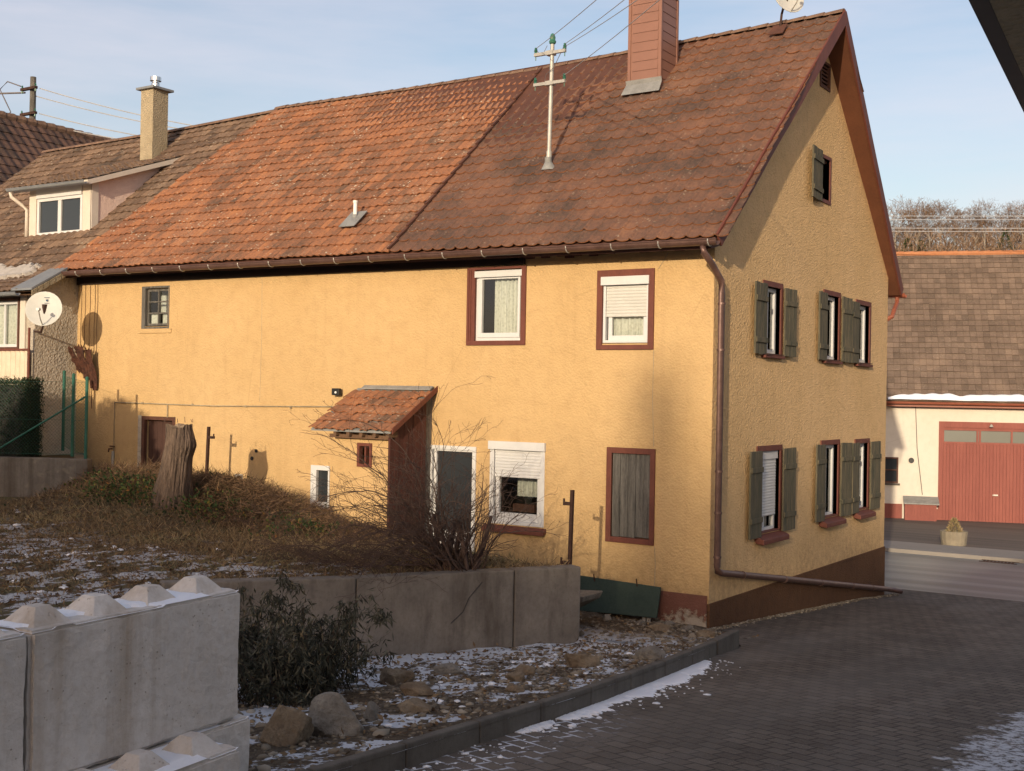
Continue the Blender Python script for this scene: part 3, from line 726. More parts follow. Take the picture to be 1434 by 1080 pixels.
def room(to3, o, par):
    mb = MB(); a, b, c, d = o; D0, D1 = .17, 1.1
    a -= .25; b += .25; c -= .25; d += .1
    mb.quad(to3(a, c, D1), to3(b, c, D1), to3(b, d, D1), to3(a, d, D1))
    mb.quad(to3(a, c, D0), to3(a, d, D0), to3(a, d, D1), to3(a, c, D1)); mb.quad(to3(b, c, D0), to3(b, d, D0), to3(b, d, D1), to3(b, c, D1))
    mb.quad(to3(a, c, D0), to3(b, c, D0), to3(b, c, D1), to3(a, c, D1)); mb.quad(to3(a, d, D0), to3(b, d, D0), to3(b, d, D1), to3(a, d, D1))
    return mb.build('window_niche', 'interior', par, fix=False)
def roller(par, to3, u0, u1, z0, z1, d, mat='shutter_grey'):
    mb = MB(); n = max(3, int((z1-z0)/.045)); hh = (z1-z0)/n
    for k in range(n):
        za = z0+k*hh; zs = [za+.003, za+hh*.15, za+hh*.5, za+hh*.85, za+hh-.003]; ds = [d+.006, d-.001, d-.004, d-.001, d+.006]
        for q in range(4): mb.quad(to3(u0, zs[q], ds[q]), to3(u1, zs[q], ds[q]), to3(u1, zs[q+1], ds[q+1]), to3(u0, zs[q+1], ds[q+1]))
        mb.quad(to3(u0, za+hh-.003, d+.006), to3(u1, za+hh-.003, d+.006), to3(u1, za+hh+.003, d+.006), to3(u0, za+hh+.003, d+.006))
    return mb.build('roller_shutter', mat, par, fix=False)
def pane(par, to3, u0, u1, z0, z1, d, mat='glass'):
    mb = MB(); mb.quad(to3(u0, z0, d), to3(u1, z0, d), to3(u1, z1, d), to3(u0, z1, d)); return mb.build('pane', mat, par, fix=False)

# W1 (upper, open curtain)
o = FH['w1']; mb = MB(); frame(mb, TF, -4.235, -3.125, 3.99, 5.22, (.155, .085, .07, .04), -.028, .02)
for dx in (.035, .075): bar(mb, TF, -4.235+dx, -4.235+dx+.012, 4.06, 5.18, -.04, -.028)
W = mb.build('window', 'casing', H0); W['label'] = 'upper window with lace curtain and wide brown left jamb'
mb = MB(); frame(mb, TF, -4.10, -3.21, 4.06, 5.17, (.05, .04, .05, .04), .03, .10); frame(mb, TF, -4.045, -3.255, 4.11, 5.06, (.075, .04, .075, .03), .015, .08); bar(mb, TF, -4.09, -3.20, 5.06, 5.16, -.03, .05)
mb.build('frame', 'white', W, bevel=.004)
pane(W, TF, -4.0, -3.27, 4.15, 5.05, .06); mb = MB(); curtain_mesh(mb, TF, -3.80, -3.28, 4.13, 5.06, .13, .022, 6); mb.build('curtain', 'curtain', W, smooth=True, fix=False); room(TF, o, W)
# W2
o = FH['w2']; mb = MB(); frame(mb, TF, -1.865, -.925, 3.91, 5.085, (.09, .09, .07, .10), -.03, .02); W = mb.build('window', 'casing', H0); W['label'] = 'upper window with roller shutter half down'
mb = MB(); frame(mb, TF, -1.77, -1.02, 4.01, 4.92, (.04, .035, .04, .04), .0, .08); frame(mb, TF, -1.70, -1.06, 4.05, 4.92, (.06, .06, .07, .05), .04, .09); bar(mb, TF, -1.79, -1.0, 4.86, 4.985, -.055, .06)
mb.build('frame', 'white', W, bevel=.004)
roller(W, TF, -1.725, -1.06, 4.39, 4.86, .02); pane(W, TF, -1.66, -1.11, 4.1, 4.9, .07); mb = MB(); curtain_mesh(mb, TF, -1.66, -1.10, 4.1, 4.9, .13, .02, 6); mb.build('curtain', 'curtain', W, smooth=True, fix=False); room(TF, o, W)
# W3
o = FH['w3']; mb = MB(); frame(mb, TF, -3.745, -2.735, 1.20, 2.42, (.075, .075, .05, .06), -.012, .05); bar(mb, TF, -3.76, -2.72, 2.36, 2.49, -.05, .08)
W = mb.build('window', 'white', H0, bevel=.004); W['label'] = 'lower white window with shutter partly down and brick red sill'
mb = MB(); frame(mb, TF, -3.66, -2.82, 1.25, 2.36, (.07, .07, .13, .04), .04, .10); mb.build('frame', 'white', W, bevel=.004)
roller(W, TF, -3.66, -2.82, 1.93, 2.36, .015, 'white'); pane(W, TF, -3.59, -2.89, 1.38, 2.3, .08)
mb = MB(); curtain_mesh(mb, TF, -3.45, -3.0, 1.62, 2.3, .35, .02, 6); mb.build('curtain', 'curtain', W, smooth=True, fix=False)
mb = MB(); mb.box(-3.05, -2.90, .3, .36, 1.4, 1.66); mb.box(-3.5, -3.1, .3, .4, 1.38, 1.5); mb.build('ornament', 'casing_dark', W, fix=False)
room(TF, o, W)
mb = MB(); mb.hexa([(-3.84, -.09, 1.075), (-2.69, -.09, 1.075), (-2.69, .02, 1.12), (-3.84, .02, 1.12), (-3.84, -.09, 1.135), (-2.69, -.09, 1.135), (-2.69, .02, 1.195), (-3.84, .02, 1.195)]); mb.build('sill', 'casing', W, bevel=.008)
# boarded opening
mb = MB(); frame(mb, TF, -1.655, -.865, 1.085, 2.475, (.085, .075, .08, .085), -.03, .03); W = mb.build('window', 'casing', H0, bevel=.004); W['label'] = 'boarded opening with grey weathered planks in a red brown frame'
mb = MB(); x = -1.565
for k in range(5):
    w_ = .122; mb.box(x, x+w_, .004+random.uniform(0, .008), .03, 1.165+random.uniform(0, .015), 2.39); x += w_+.006
mb.build('board', 'oldwood', W, bevel=.003)
# barn window
o = FH['barnwin']; mb = MB(); frame(mb, TF, -12.0, -11.21, 4.36, 5.18, (.10, .03, .035, .04), -.005, .05); frame(mb, TF, -11.88, -11.24, 4.42, 5.12, .04, .04, .09); 
bar(mb, TF, -11.58, -11.545, 4.42, 5.12, .035, .085)
for z in (4.66, 4.88): bar(mb, TF, -11.86, -11.25, z-.014, z+.014, .045, .08)
W = mb.build('window', 'oldwood', H0); W['label'] = 'small six pane barn window with weathered grey frame'
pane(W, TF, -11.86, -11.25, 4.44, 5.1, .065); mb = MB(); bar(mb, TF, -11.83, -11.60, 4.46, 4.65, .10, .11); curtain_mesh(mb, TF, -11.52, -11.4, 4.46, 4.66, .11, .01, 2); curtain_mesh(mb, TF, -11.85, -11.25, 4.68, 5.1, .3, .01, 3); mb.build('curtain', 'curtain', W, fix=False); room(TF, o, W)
mb = MB(); mb.box(-12.07, -11.14, -.022, .0, 4.27, 4.355); mb.build('sill', 'yellow', W, bevel=.008)
# white door
o = FH['door']; mb = MB(); frame(mb, TF, -4.98, -4.01, .1, 2.38, (.11, .05, .05, .06), -.02, .06); W = mb.build('door', 'white', H0); W['label'] = 'white framed house door with dark insect screen'
mb = MB(); frame(mb, TF, -4.85, -4.07, .15, 2.32, (.045, .03, .06, .03), .01, .07); bar(mb, TF, -4.83, -4.08, .2, 1.02, .03, .06); mb.build('door_leaf', 'white', W, bevel=.003)
pane(W, TF, -4.81, -4.10, 1.02, 2.29, .05, 'dglass'); room(TF, o, W)
# small white window
o = FH['small']; mb = MB(); frame(mb, TF, -7.50, -7.07, 1.18, 1.93, (.13, .03, .12, .08), -.02, .04); W = mb.build('window', 'white', H0); W['label'] = 'little white framed window left of the porch'
pane(W, TF, -7.38, -7.1, 1.3, 1.86, .05, 'dglass')
# barn door
mb = MB(); frame(mb, TF, -11.93, -10.98, 1.36, 2.67, (.08, .08, .03, .07), -.01, .06); W = mb.build('door', 'casing_dark', H0); W['label'] = 'low dark barn door behind the stump'
mb = MB(); x = -11.85
while x < -11.07: mb.box(x, x+.125, .10, .13, 1.38, 2.59); x += .13
mb.build('door_leaf', 'barndoor', W)
mb = MB(); mb.box(-12.03, -11.935, -.012, .0, 1.36, 2.68); mb.build('jamb', 'grey_stucco', W)

def shutter(par, hinge, z0, z1, wdt, side, ang, name='shutter', mat='shutterwood'):
    """board shutter on the gable wall: hinge at Y, opened flat, side -1 to the left (towards -Y)"""
    mb = MB(); th = .03; a = R(ang)
    def T(u, z, d):   # u from hinge outwards, d out of wall
        return (.035 + u*math.sin(a) + d*math.cos(a), hinge + side*(u*math.cos(a) - d*math.sin(a)), z)
    nb = 3; bw = wdt/nb
    for k in range(nb):
        u0, u1 = k*bw+.003, (k+1)*bw-.003; dz = random.uniform(-.008, .008)
        mb.hexa([T(u0, z0+dz, 0), T(u1, z0+dz, 0), T(u1, z0+dz, th), T(u0, z0+dz, th), T(u0, z1+dz, 0), T(u1, z1+dz, 0), T(u1, z1+dz, th), T(u0, z1+dz, th)])
    hz = z1-z0
    for q in (.2, .78):
        zz = z0+hz*q; mb.hexa([T(.01, zz-.04, th), T(wdt-.01, zz-.04, th), T(wdt-.01, zz-.04, th+.022), T(.01, zz-.04, th+.022), T(.01, zz+.04, th), T(wdt-.01, zz+.04, th), T(wdt-.01, zz+.04, th+.022), T(.01, zz+.04, th+.022)])
    s = mb.build(name, mat, par, bevel=.004)
    mb = MB()
    for q in (.2, .78):
        zz = z0+hz*q; mb.tube([T(-.02, zz, th+.03), T(wdt*.9, zz, th+.03)], .008, 5)
    return s
def gable_window(o, key, shut, sill_big, curt=True, roll=None):
    a, b, c, d = o; cw = .08
    mb = MB(); frame(mb, TG, a-cw, b+cw, c-cw*(.0 if sill_big else .9), d+.085, (cw, cw, .07 if not sill_big else .02, .085), -.022, .16)
    W = mb.build('window', 'casing', H0, bevel=.003)
    mb = MB(); frame(mb, TG, a+.004, b-.004, c+.004, d-.004, .06, .065, .13); bar(mb, TG, (a+b)/2-.03, (a+b)/2+.03, c+.06, d-.06, .075, .12)
    mb.build('frame', 'white', W, bevel=.003)
    pane(W, TG, a+.05, b-.05, c+.05, d-.05, .10)
    if curt: mb = MB(); curtain_mesh(mb, TG, a+.05, b-.05, c+.05, d-.05, .18, .02, 6); mb.build('curtain', 'curtain', W, smooth=True, fix=False)
    if roll:
        roller(W, TG, a+.03, b-.03, roll, d-.12, .045, 'white'); mb = MB(); bar(mb, TG, a+.01, b-.01, d-.13, d-.01, .02, .065); mb.build('shutter_box', 'white', W)
    room(TG, (a, b, c, d), W)
    if sill_big:
        mb = MB(); q = [(0.02, a-.10, c-.13), (.15, a-.10, c-.15), (.15, b+.12, c-.15), (.02, b+.12, c-.13), (-.05, a-.10, c-.0), (.15, a-.10, c-.07), (.15, b+.12, c-.07), (-.05, b+.12, c-.0)]
        mb.hexa(q); mb.build('sill', 'casing', W, bevel=.012)
    else:
        mb = MB(); mb.box(.0, .07, a-.09, b+.09, c-.075, c-.03); mb.build('sill', 'casing', W, bevel=.006)
        mb = MB(); mb.box(.07, .085, a+.0, b, c-.02, c-.008); mb.tube([(.08, a-.05, c-.03), (.11, a+.1, c-.035)], .008, 5); mb.build('shutter_stay', 'dark_iron', W)
    for sd, hinge, wdt, ang in shut: shutter(W, hinge, c-.03, d+.02, wdt, sd, ang)
    return W
W = gable_window(GH['u1'], 'u1', ((-1, 1.86, .52, 2.5), (1, 2.62, .44, 4)), False); W['label'] = 'upper gable window nearest the downpipe'
W = gable_window(GH['u2'], 'u2', ((-1, 4.64, .46, 2.5), (1, 5.46, .44, 4)), False); W['label'] = 'upper gable window in the middle'
W = gable_window(GH['u3'], 'u3', ((-1, 6.42, .48, 2.5),), False); W['label'] = 'upper gable window at the far corner with one shutter'
W = gable_window(GH['l1'], 'l1', ((-1, 1.77, .52, 2.5), (1, 2.67, .48, 3)), True, roll=1.40); W['label'] = 'lower gable window with white roller blind'
W = gable_window(GH['l2'], 'l2', ((-1, 4.66, .50, 2.5), (1, 5.52, .50, 3)), True); W['label'] = 'lower gable window in the middle'
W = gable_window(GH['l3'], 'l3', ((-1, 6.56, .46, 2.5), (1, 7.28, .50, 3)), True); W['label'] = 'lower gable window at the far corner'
# attic window with a single shutter closed over its left half
a, b, c, d = GH['a']; mb = MB(); frame(mb, TG, a-.03, b+.06, c-.06, d+.06, .06, -.02, .16); W = mb.build('window', 'casing', H0); W['label'] = 'attic window with one open grey shutter'
room(TG, (a, b, c, d), W); shutter(W, 4.27, c-.08, d+.08, .62, -1, 5)
mb = MB(); bar(mb, TG, a, a+.07, c, d, .05, .09); bar(mb, TG, a, b, d-.05, d, .05, .09); mb.build('frame', 'casing_dark', W)
a, b, c, d = GH['t']; mb = MB(); frame(mb, TG, a-.03, b+.04, c-.04, d+.03, .045, -.02, .10)
for k in range(6): bar(mb, TG, a, b, c+.02+k*.065, c+.05+k*.065, .02+.0, .06)
W = mb.build('window', 'casing_dark', H0); W['label'] = 'small louvred loft hatch under the ridge'; room(TG, (a, b, c, d), W)

# far corner gutter end and its pipe elbow
mb = MB(); gut(mb, -.6, .22, 8.4+.48, 5.40, 5.36); mb.tube([(.05, 8.88, 5.30), (.05, 8.86, 5.20), (.06, 8.62, 5.02), (.06, 8.5, 4.9), (-.1, 8.47, 4.8)], .045, 10)
G2 = mb.build('gutter', 'redgutter', H0, fix=False)
# seams of the render, pipes and cables on the facade
for pts_ in ([(-8.78, 0, 5.3), (-8.76, 0, 4.2), (-8.78, 0, 3.0)], [(-.925, 0, 3.9), (-.93, 0, 3.2), (-.90, 0, 2.5)], [(-.87, 0, 5.07), (-.72, 0, 5.3)], [(-.86, 0, 1.08), (-.84, 0, .8), (-.85, 0, .46)]):
    mb = MB(); mb.tube(pts_, .005, 4); mb.build('render_crack', 'chim_stucco', H0)
mb = MB(); mb.tube([(-12.72, -.025, 1.9), (-12.72, -.025, 2.92), (-9.9, -.025, 2.905), (-7.0, -.025, 2.955), (-6.6, -.025, 2.97)], .011, 6)
for x in (-11.9, -10.5, -9.1, -8.0): mb.box(x-.012, x+.012, -.04, 0, 2.90, 2.935)
mb.tube([(-11.19, -.02, 2.9), (-11.19, -.02, 2.66)], .012, 6)
mb.build('water_pipe', 'chim_stucco', H0)
mb = MB(); mb.tube([(-12.72, -.04, 1.95), (-12.72, -.04, 1.5)], .028, 8); wp = mb.build('water_pipe', 'galv', H0)
mb = MB(); mb.tube([(-12.72, -.06, 2.0), (-12.72, -.14, 2.0), (-12.72, -.15, 1.94)], .018, 6); mb.tube([(-12.79, -.06, 2.05), (-12.65, -.06, 2.05)], .014, 6); mb.build('tap', 'rust', wp)
mb = MB()
for x in (-13.82, -13.70, -13.55, -13.40, -13.32): mb.tube([(x, -.012, 5.35), (x+.01, -.012, 4.9), (x-.01, -.012, 4.4), (x, -.012, 3.9)], .005, 4)
mb.tube([(-13.5, -.02, 3.5), (-13.5, -.02, 3.0)], .006, 4)
mb.build('facade_cable', 'rafterwood', H0)
mb = MB(); mb.box(-9.36, -9.16, -.015, 0, 1.52, 1.68); mb.build('vent_grille', 'galv', H0, bevel=.005)
mb = MB(); mb.lathe((-8.93, -.012, 1.98), (0, -1, 0), [(.0, 0), (.035, 0), (.035, .012), (0, .012)], 10); mb.build('vent_hole', 'black', H0); mb = MB(); mb.lathe((-8.83, -.012, 2.12), (0, -1, 0), [(.0, 0), (.03, 0), (.03, .012), (0, .012)], 10); mb.build('vent_hole', 'black', H0)
# chimney
mb = MB(); cx0, cx1, cy0, cy1 = -2.96, -2.37, 2.95, 3.57
mb.box(cx0, cx1, cy0, cy1, 8.2, 10.22)
for z in np.arange(8.7, 10.2, .165):      # overlapping panels of the cladding
    mb.hexa([(cx0+.05, cy0-.012, z), (cx1-.05, cy0-.012, z), (cx1-.05, cy0, z), (cx0+.05, cy0, z), (cx0+.05, cy0-.004, z+.16), (cx1-.05, cy0-.004, z+.16), (cx1-.05, cy0, z+.16), (cx0+.05, cy0, z+.16)])
    mb.hexa([(cx1, cy0+.05, z), (cx1+.012, cy0+.05, z), (cx1+.012, cy1-.05, z), (cx1, cy1-.05, z), (cx1, cy0+.05, z+.16), (cx1+.004, cy0+.05, z+.16), (cx1+.004, cy1-.05, z+.16), (cx1, cy1-.05, z+.16)])
for (x, y_) in ((cx0, cy0), (cx1, cy0), (cx1, cy1)): mb.box(x-.035, x+.018, y_-.018, y_+.035, 8.4, 10.2) if x == cx0 else mb.box(x-.035, x+.018, y_-.018, y_+.035, 8.4, 10.2)
ch = mb.build('chimney', 'clad', roof)
mb = MB(); mb.box(cx0-.06, cx1+.06, cy0-.06, cy1+.06, 10.22, 10.27); CC = mb.build('chimney_cap', 'metal_sheet', roof, bevel=.006)
mb = MB(); a_ = RS(cx0-.07, (2.82-YE)/(YR-YE), .08); b_ = RS(cx1+.07, (2.82-YE)/(YR-YE), .08); c_ = RS(cx1+.05, (3.0-YE)/(YR-YE), .13); d_ = RS(cx0-.05, (3.0-YE)/(YR-YE), .13)
mb.quad(a_, b_, c_, d_); mb.quad(d_, c_, c_+Vector((0, -.02, .07)), d_+Vector((0, -.02, .07)))
mb.build('flashing', 'lead', roof, fix=False)
# vent pipe
mb = MB(); q = RS(-6.9, (.33-YE)/(YR-YE), .06); mb.tube([q+Vector((0, .04, .10)), q+Vector((0, .04, .33))], .034, 12); mb.lathe(q+Vector((0, .04, .31)), (0, 0, 1), [(.034, 0), (.042, 0), (.042, .04), (.0, .04)], 12); v_ = mb.build('vent_pipe', 'plastic_white', roof, smooth=False)
mb = MB(); n_ = Vector((0, -.686, .728)); mb.lathe(q+Vector((0, .04, -.02)), (0, 0, 1), [(.07, 0), (.045, .13)], 12)
A, B, C_, D_ = RS(-7.07, .125, .085), RS(-6.72, .125, .085), RS(-6.72, .20, .085), RS(-7.07, .20, .085); mb.hexa([A, B, C_, D_, A+n_*.012, B+n_*.012, C_+n_*.012, D_+n_*.012]); mb.build('flashing', 'lead', roof)

# ------------------------------------------------------------------ porch (part of the house)
def porch():
    X0, X1, Yf = -6.42, -4.87, -1.06
    mb = MB(); hole = [(-5.62, -5.40, 2.08, 2.36)]
    wall(mb, X0+.28, X1-.06, .2, 2.62, hole, lambda u, z, d: (u, Yf+.12+d, z), .08)
    mb.quad((X0+.28, Yf+.12, .2), (X0+.28, 0, .2), (X0+.28, 0, 3.2), (X0+.28, Yf+.12, 2.62))
    P = mb.build('porch', 'yellow', H0, fix=False); P['label'] = 'lean-to porch with rusty red tiled roof'
    mb = MB(); n = 8; y0 = Yf
    for k in range(n):      # side cheek of vertical boards
        ya, yb = lerp(Yf-.02, -.17, k/n), lerp(Yf-.02, -.17, (k+1)/n)
        zt = lambda Y: lerp(2.58, 3.22, (Y-Yf)/(-Yf)); e = .004*(k % 2)
        mb.hexa([(X1-.06, ya+.004, .25), (X1-.02+e, ya+.004, .25), (X1-.02+e, yb-.004, .25), (X1-.06, yb-.004, .25), (X1-.06, ya+.004, zt(ya)), (X1-.02+e, ya+.004, zt(ya)), (X1-.02+e, yb-.004, zt(yb)), (X1-.06, yb-.004, zt(yb))])
    mb.build('side_board', 'maroon', P)
    mb = MB(); mb.hexa([(X1-.07, -.17, .25), (X1-.03, -.17, .25), (X1-.03, -.005, .25), (X1-.07, -.005, .25), (X1-.07, -.17, 3.12), (X1-.03, -.17, 3.12), (X1-.03, -.005, 3.23), (X1-.07, -.005, 3.23)]); mb.build('corner_post', 'oldwood', P)
    mb = MB(); frame(mb, lambda u, z, d: (u, Yf+.12+d, z), -5.66, -5.36, 2.03, 2.41, .05, -.02, .06); bar(mb, lambda u, z, d: (u, Yf+.12+d, z), -5.52, -5.49, 2.06, 2.38, .0, .05); mb.build('window', 'casing', P)
    mb = MB()
    for k in range(5): mb.box(X0+.4+k*.27, X0+.46+k*.27, Yf-.06, Yf+.15, 2.52, 2.60)
    mb.box(X0+.25, X1-.02, Yf+.02, Yf+.1, 2.48, 2.54)
    mb.build('rafter', 'rafterwood', P)
    def SP(X, t, off=0):
        Y = lerp(Yf-.10, -.02, t); z = lerp(2.60, 3.27, t); return Vector((X, Y-off*.53, z+off*.85))
    mb = MB(); tiles(mb, SP, X0-.10, X1+.06, 11, 5, 'wave', jit=.04, left=lambda t: lerp(-6.6, -6.45, t), t1=.93)
    mb.build('porch_roof', 'tile_orange', P, fix=False)
    mb = MB(); mb.obox(SP(X0-.05, 0, -.02), (X1-X0+.09, 0, 0), SP(0, 1)-SP(0, 0), (0, 0, .03)); mb.obox(SP(X0+.12, .93, .05), (X1-X0-.10, 0, 0), SP(0, 1)-SP(0, .93), (0, 0, .02))
    mb.build('roof_board', 'lead', P)
    mb = MB(); q0 = SP(X1+.06, 0, -.03); q1 = SP(X1+.06, 1, -.03); mb.obox(q0, (.02, 0, 0), q1-q0, (0, 0, .09)); mb.build('bargeboard', 'casing', P)
porch()
mb = MB(); mb.box(-6.96, -6.80, -.13, -.05, 3.15, 3.27); L1 = mb.build('wall_lamp', 'black', H0, bevel=.01)
mb = MB(); mb.lathe((-6.86, -.13, 3.20), (0, -1, 0), [(0, 0), (.02, 0), (.02, .012), (0, .012)], 10); mb.box(-6.9, -6.86, -.06, 0, 3.18, 3.22); mb.build('sensor', 'plastic_white', L1)

# ------------------------------------------------------------------ left neighbour house
XL = -13.94; YF = -.99
LH = thing('house', 'grey roughcast neighbour house with pink dormer and mossy brown roof at the left', 'house', (XL, 0, 1.5))
def lz(Y):
    return pw(Y, [(-1.25, 5.05), (-.45, 5.46), (YR, 9.47)])
LS = lambda X, t, off=0.: Vector((X, lerp(-1.25, YR, t)-off*.68, lz(lerp(-1.25, YR, t))+off*.73 - .0 + pw(X, [(-21, -.12), (-16, -.08), (-12.6, .02)])*t))
mb = MB()
mb.quad((XL, 0, -.5), (XL, YF, -.5), (XL, YF, lz(YF)-.12), (XL, -.4, lz(-.4)-.12), (XL, 0, lz(0)-.12))
wall(mb, -20.9, XL, -.5, 5.10, [(-15.6, -14.45, 3.95, 4.95)], lambda u, z, d: (u, YF+d, z), .15)
mb.quad((-20.9, YF, -.5), (-20.9, 8.4, -.5), (-20.9, 8.4, 5), (-20.9, 4.2, 9), (-20.9, YF, 5.1)); mb.quad((-20.9, 8.4, -.5), (XL, 8.4, -.5), (XL, 8.4, 5.4), (-20.9, 8.4, 5.4))
mb.build('wall', 'grey_stucco', LH, fix=False)
def in_dormer(x, t):
    Y = lerp(-1.25, YR, t); return -16.75 < x < -14.65 and .85 < Y < 2.3
mb = MB(); tiles(mb, LS, -21.0, -12.5, 40, 24, 'wave', right=lambda t: pw(t, [(0, -13.75), (.15, -13.9), (.16, -13.95), (1, -12.4)]), jit=.02, skip=in_dormer)
LR = mb.build('roof', 'tile_grey', LH, fix=False)
mb = MB()
for k in range(12):
    ta, tb = k/12, (k+1)/12; xr = lambda t: pw(t, [(0, -13.75), (.15, -13.9), (1, -12.5)])
    for o in (-.01, -.10): mb.quad(LS(-21, ta, o), LS(xr(ta), ta, o), LS(xr(tb), tb, o), LS(-21, tb, o))
    mb.quad(LS(xr(ta), ta, -.01), LS(xr(ta), ta, -.10), LS(xr(tb), tb, -.10), LS(xr(tb), tb, -.01)); mb.quad(LS(-21, ta, -.01), LS(-21, ta, -.10), LS(-21, tb, -.10), LS(-21, tb, -.01))
mb.quad((-21, YR, 9.3), (-12.6, YR, 9.45), (-12.6, 8.9, 5.2), (-21, 8.9, 5.2))
mb.build('soffit', 'rafterwood', LR, fix=False)
mb = MB(); X = -21.0
while X < -12.7:
    pr = [[(xx, YR+.11*math.sin(a), LS(xx, 1).z-.02+.10*math.cos(a)) for a in [R(q) for q in range(-80, 81, 20)]] for xx in (X, X+.35)]
    for k in range(8): mb.quad(pr[0][k], pr[0][k+1], pr[1][k+1], pr[1][k])
    mb.quad(*pr[1]); X += .34
mb.build('ridge_cap', 'ridge', LR, fix=False)
# zinc verge sheet with slate edge over the grey wall
mb = MB(); A, B = LS(-14.28, 0, .08), LS(-14.28, .16, .09); A2, B2 = LS(-13.62, 0, .08), LS(-13.70, .16, .09)
mb.hexa([A+Vector((0, 0, -.04)), A2+Vector((0, 0, -.04)), B2+Vector((0, 0, -.04)), B+Vector((0, 0, -.04)), A, A2, B2, B]); mb.build('verge_sheet', 'metal_sheet', LR)
mb = MB()
for k in range(6):
    q0 = lerp(A2, B2, k/6); q1 = lerp(A2, B2, (k+.85)/6); mb.hexa([q0+Vector((.0, 0, -.16)), q0+Vector((.02, 0, -.16)), q1+Vector((.02, 0, -.16)), q1+Vector((0, 0, -.16)), q0+Vector((0, 0, -.05)), q0+Vector((.02, 0, -.05)), q1+Vector((.02, 0, -.05)), q1+Vector((0, 0, -.05))])
mb.build('verge_slate', 'chim_stucco', LR)
mb = MB(); gut(mb, -20.9, -14.0, -1.34, 5.04, 5.02, .06); mb.build('gutter', 'metal_sheet', LH, fix=False)
# roof snow
mb = MB(); N1, N2 = 60, 10
def rs_(i, j):
    a, b = i/N1, j/N2; e = (1-abs(2*a-1)**2.2)*(1-abs(2*b-1)**1.6); e += .28*mnoise.noise(Vector((a*7, b*2.5, 0)))+.22*mnoise.noise(Vector((a*24, b*6, 3)))-.12
    return LS(lerp(-16.7, -14.6, a), lerp(.115, .205, b)+.01*math.sin(a*9), .105 if e > .22 else -.03)
for i in range(N1):
    for j in range(N2): mb.quad(rs_(i, j), rs_(i+1, j), rs_(i+1, j+1), rs_(i, j+1))
mb.build('roof_snow', 'old_snow', LR, fix=False)
# window and balcony sheet of the left house
mb = MB(); TL = lambda u, z, d: (u, YF+d, z); frame(mb, TL, -15.62, -14.43, 3.93, 4.97, (.06, .05, .05, .06), -.02, .08); Wn = mb.build('window', 'casing_dark', LH)
mb = MB(); frame(mb, TL, -15.55, -14.50, 3.98, 4.9, .06, .03, .08); bar(mb, TL, -15.0, -14.95, 4.0, 4.9, .04, .08); mb.build('frame', 'white', Wn); pane(Wn, TL, -15.5, -14.55, 4.03, 4.86, .06)
mb = MB(); curtain_mesh(mb, TL, -15.5, -14.55, 4.0, 4.9, .12, .02, 9); mb.build('curtain', 'curtain', Wn, fix=False); room(TL, (-15.6, -14.45, 3.95, 4.95), Wn)
mb = MB(); mb.box(-14.36, -14.20, YF-.04, YF-.0, 3.9, 5.0); mb.build('trim', 'cream_trim', LH)
mb = MB(); n = 80
for k in range(n):
    f = lambda q: -1.12+.018*math.sin(q*math.pi*2*20)
    a, b = k/n, (k+1)/n; xa, xb = lerp(-17, -13.98, a), lerp(-17, -13.98, b); mb.quad((xa, f(a), 3.28), (xb, f(b), 3.28), (xb, f(b), 3.90), (xa, f(a), 3.90))
BP = mb.build('balcony_panel', 'beige_metal', LH, fix=False, smooth=True)
mb = MB(); mb.box(-17, -13.92, -1.15, -1.09, 3.90, 3.94); mb.tube([(-13.93, -1.12, 2.2), (-13.93, -1.12, 4.35)], .025, 8); mb.build('rail', 'casing', BP)
# dormer
dx0, dx1, dy = -16.74, -14.62, .82
dz = lambda Y: 7.62+(Y-dy)*.36
mb = MB(); wall(mb, dx0, dx1, 6.2, 7.64, [(-16.48, -14.93, 6.5, 7.58)], lambda u, z, d: (u, dy+d, z), .06); 
for X in (dx0, dx1): mb.quad((X, dy, 6.1), (X, dy, dz(dy)), (X, 3.4, dz(3.4)), (X, 3.4, 6.1))
D = mb.build('dormer', 'pink', LH, fix=False)
mb = MB(); TD = lambda u, z, d: (u, dy+d, z); frame(mb, TD, -16.74, -14.62, 6.42, 7.64, (.24, .28, .08, .06), -.03, .0); mb.box(-16.80, -14.55, dy-.12, dy+.02, 6.38, 6.44); mb.box(dx1-.02, dx1+.02, dy-.03, dy+.14, 6.5, 7.62); mb.build('trim', 'cream_trim', D)
mb = MB(); frame(mb, TD, -16.48, -14.93, 6.5, 7.32, .07, -.02, .05); bar(mb, TD, -15.76, -15.65, 6.57, 7.25, -.015, .05); bar(mb, TD, -16.48, -14.93, 7.32, 7.56, -.055, .05); mb.build('window', 'white', D, bevel=.004)
pane(D, TD, -16.42, -15.0, 6.56, 7.26, .02, 'dglass')
def SD(X, t, off=0):
    Y = lerp(dy-.28, 3.15, t); return Vector((X, Y-off*.3, dz(Y)+.03+off*.95))
mb = MB(); tiles(mb, SD, -17.0, -14.42, 13, 9, 'wave', jit=.02); mb.build('dormer_roof', 'tile_grey', D, fix=False)
mb = MB(); mb.hexa([SD(-17, 0, -.10), SD(-14.42, 0, -.10), SD(-14.42, 1, -.10), SD(-17, 1, -.10), SD(-17, 0, 0), SD(-14.42, 0, 0), SD(-14.42, 1, 0), SD(-17, 1, 0)]); mb.build('dormer_soffit', 'cream_trim', D)
mb = MB(); gut(mb, -17.05, -14.38, dy-.36, 7.52, 7.51, .055); mb.build('gutter', 'metal_sheet', D, fix=False)
mb = MB(); mb.tube([(-16.95, dy-.36, 7.46), (-16.95, dy-.34, 7.36), (-16.85, dy-.15, 7.2), (-16.78, dy-.06, 7.1), (-16.78, dy-.06, 6.5)], .04, 8); mb.build('downpipe', 'cream_trim', D, smooth=True)
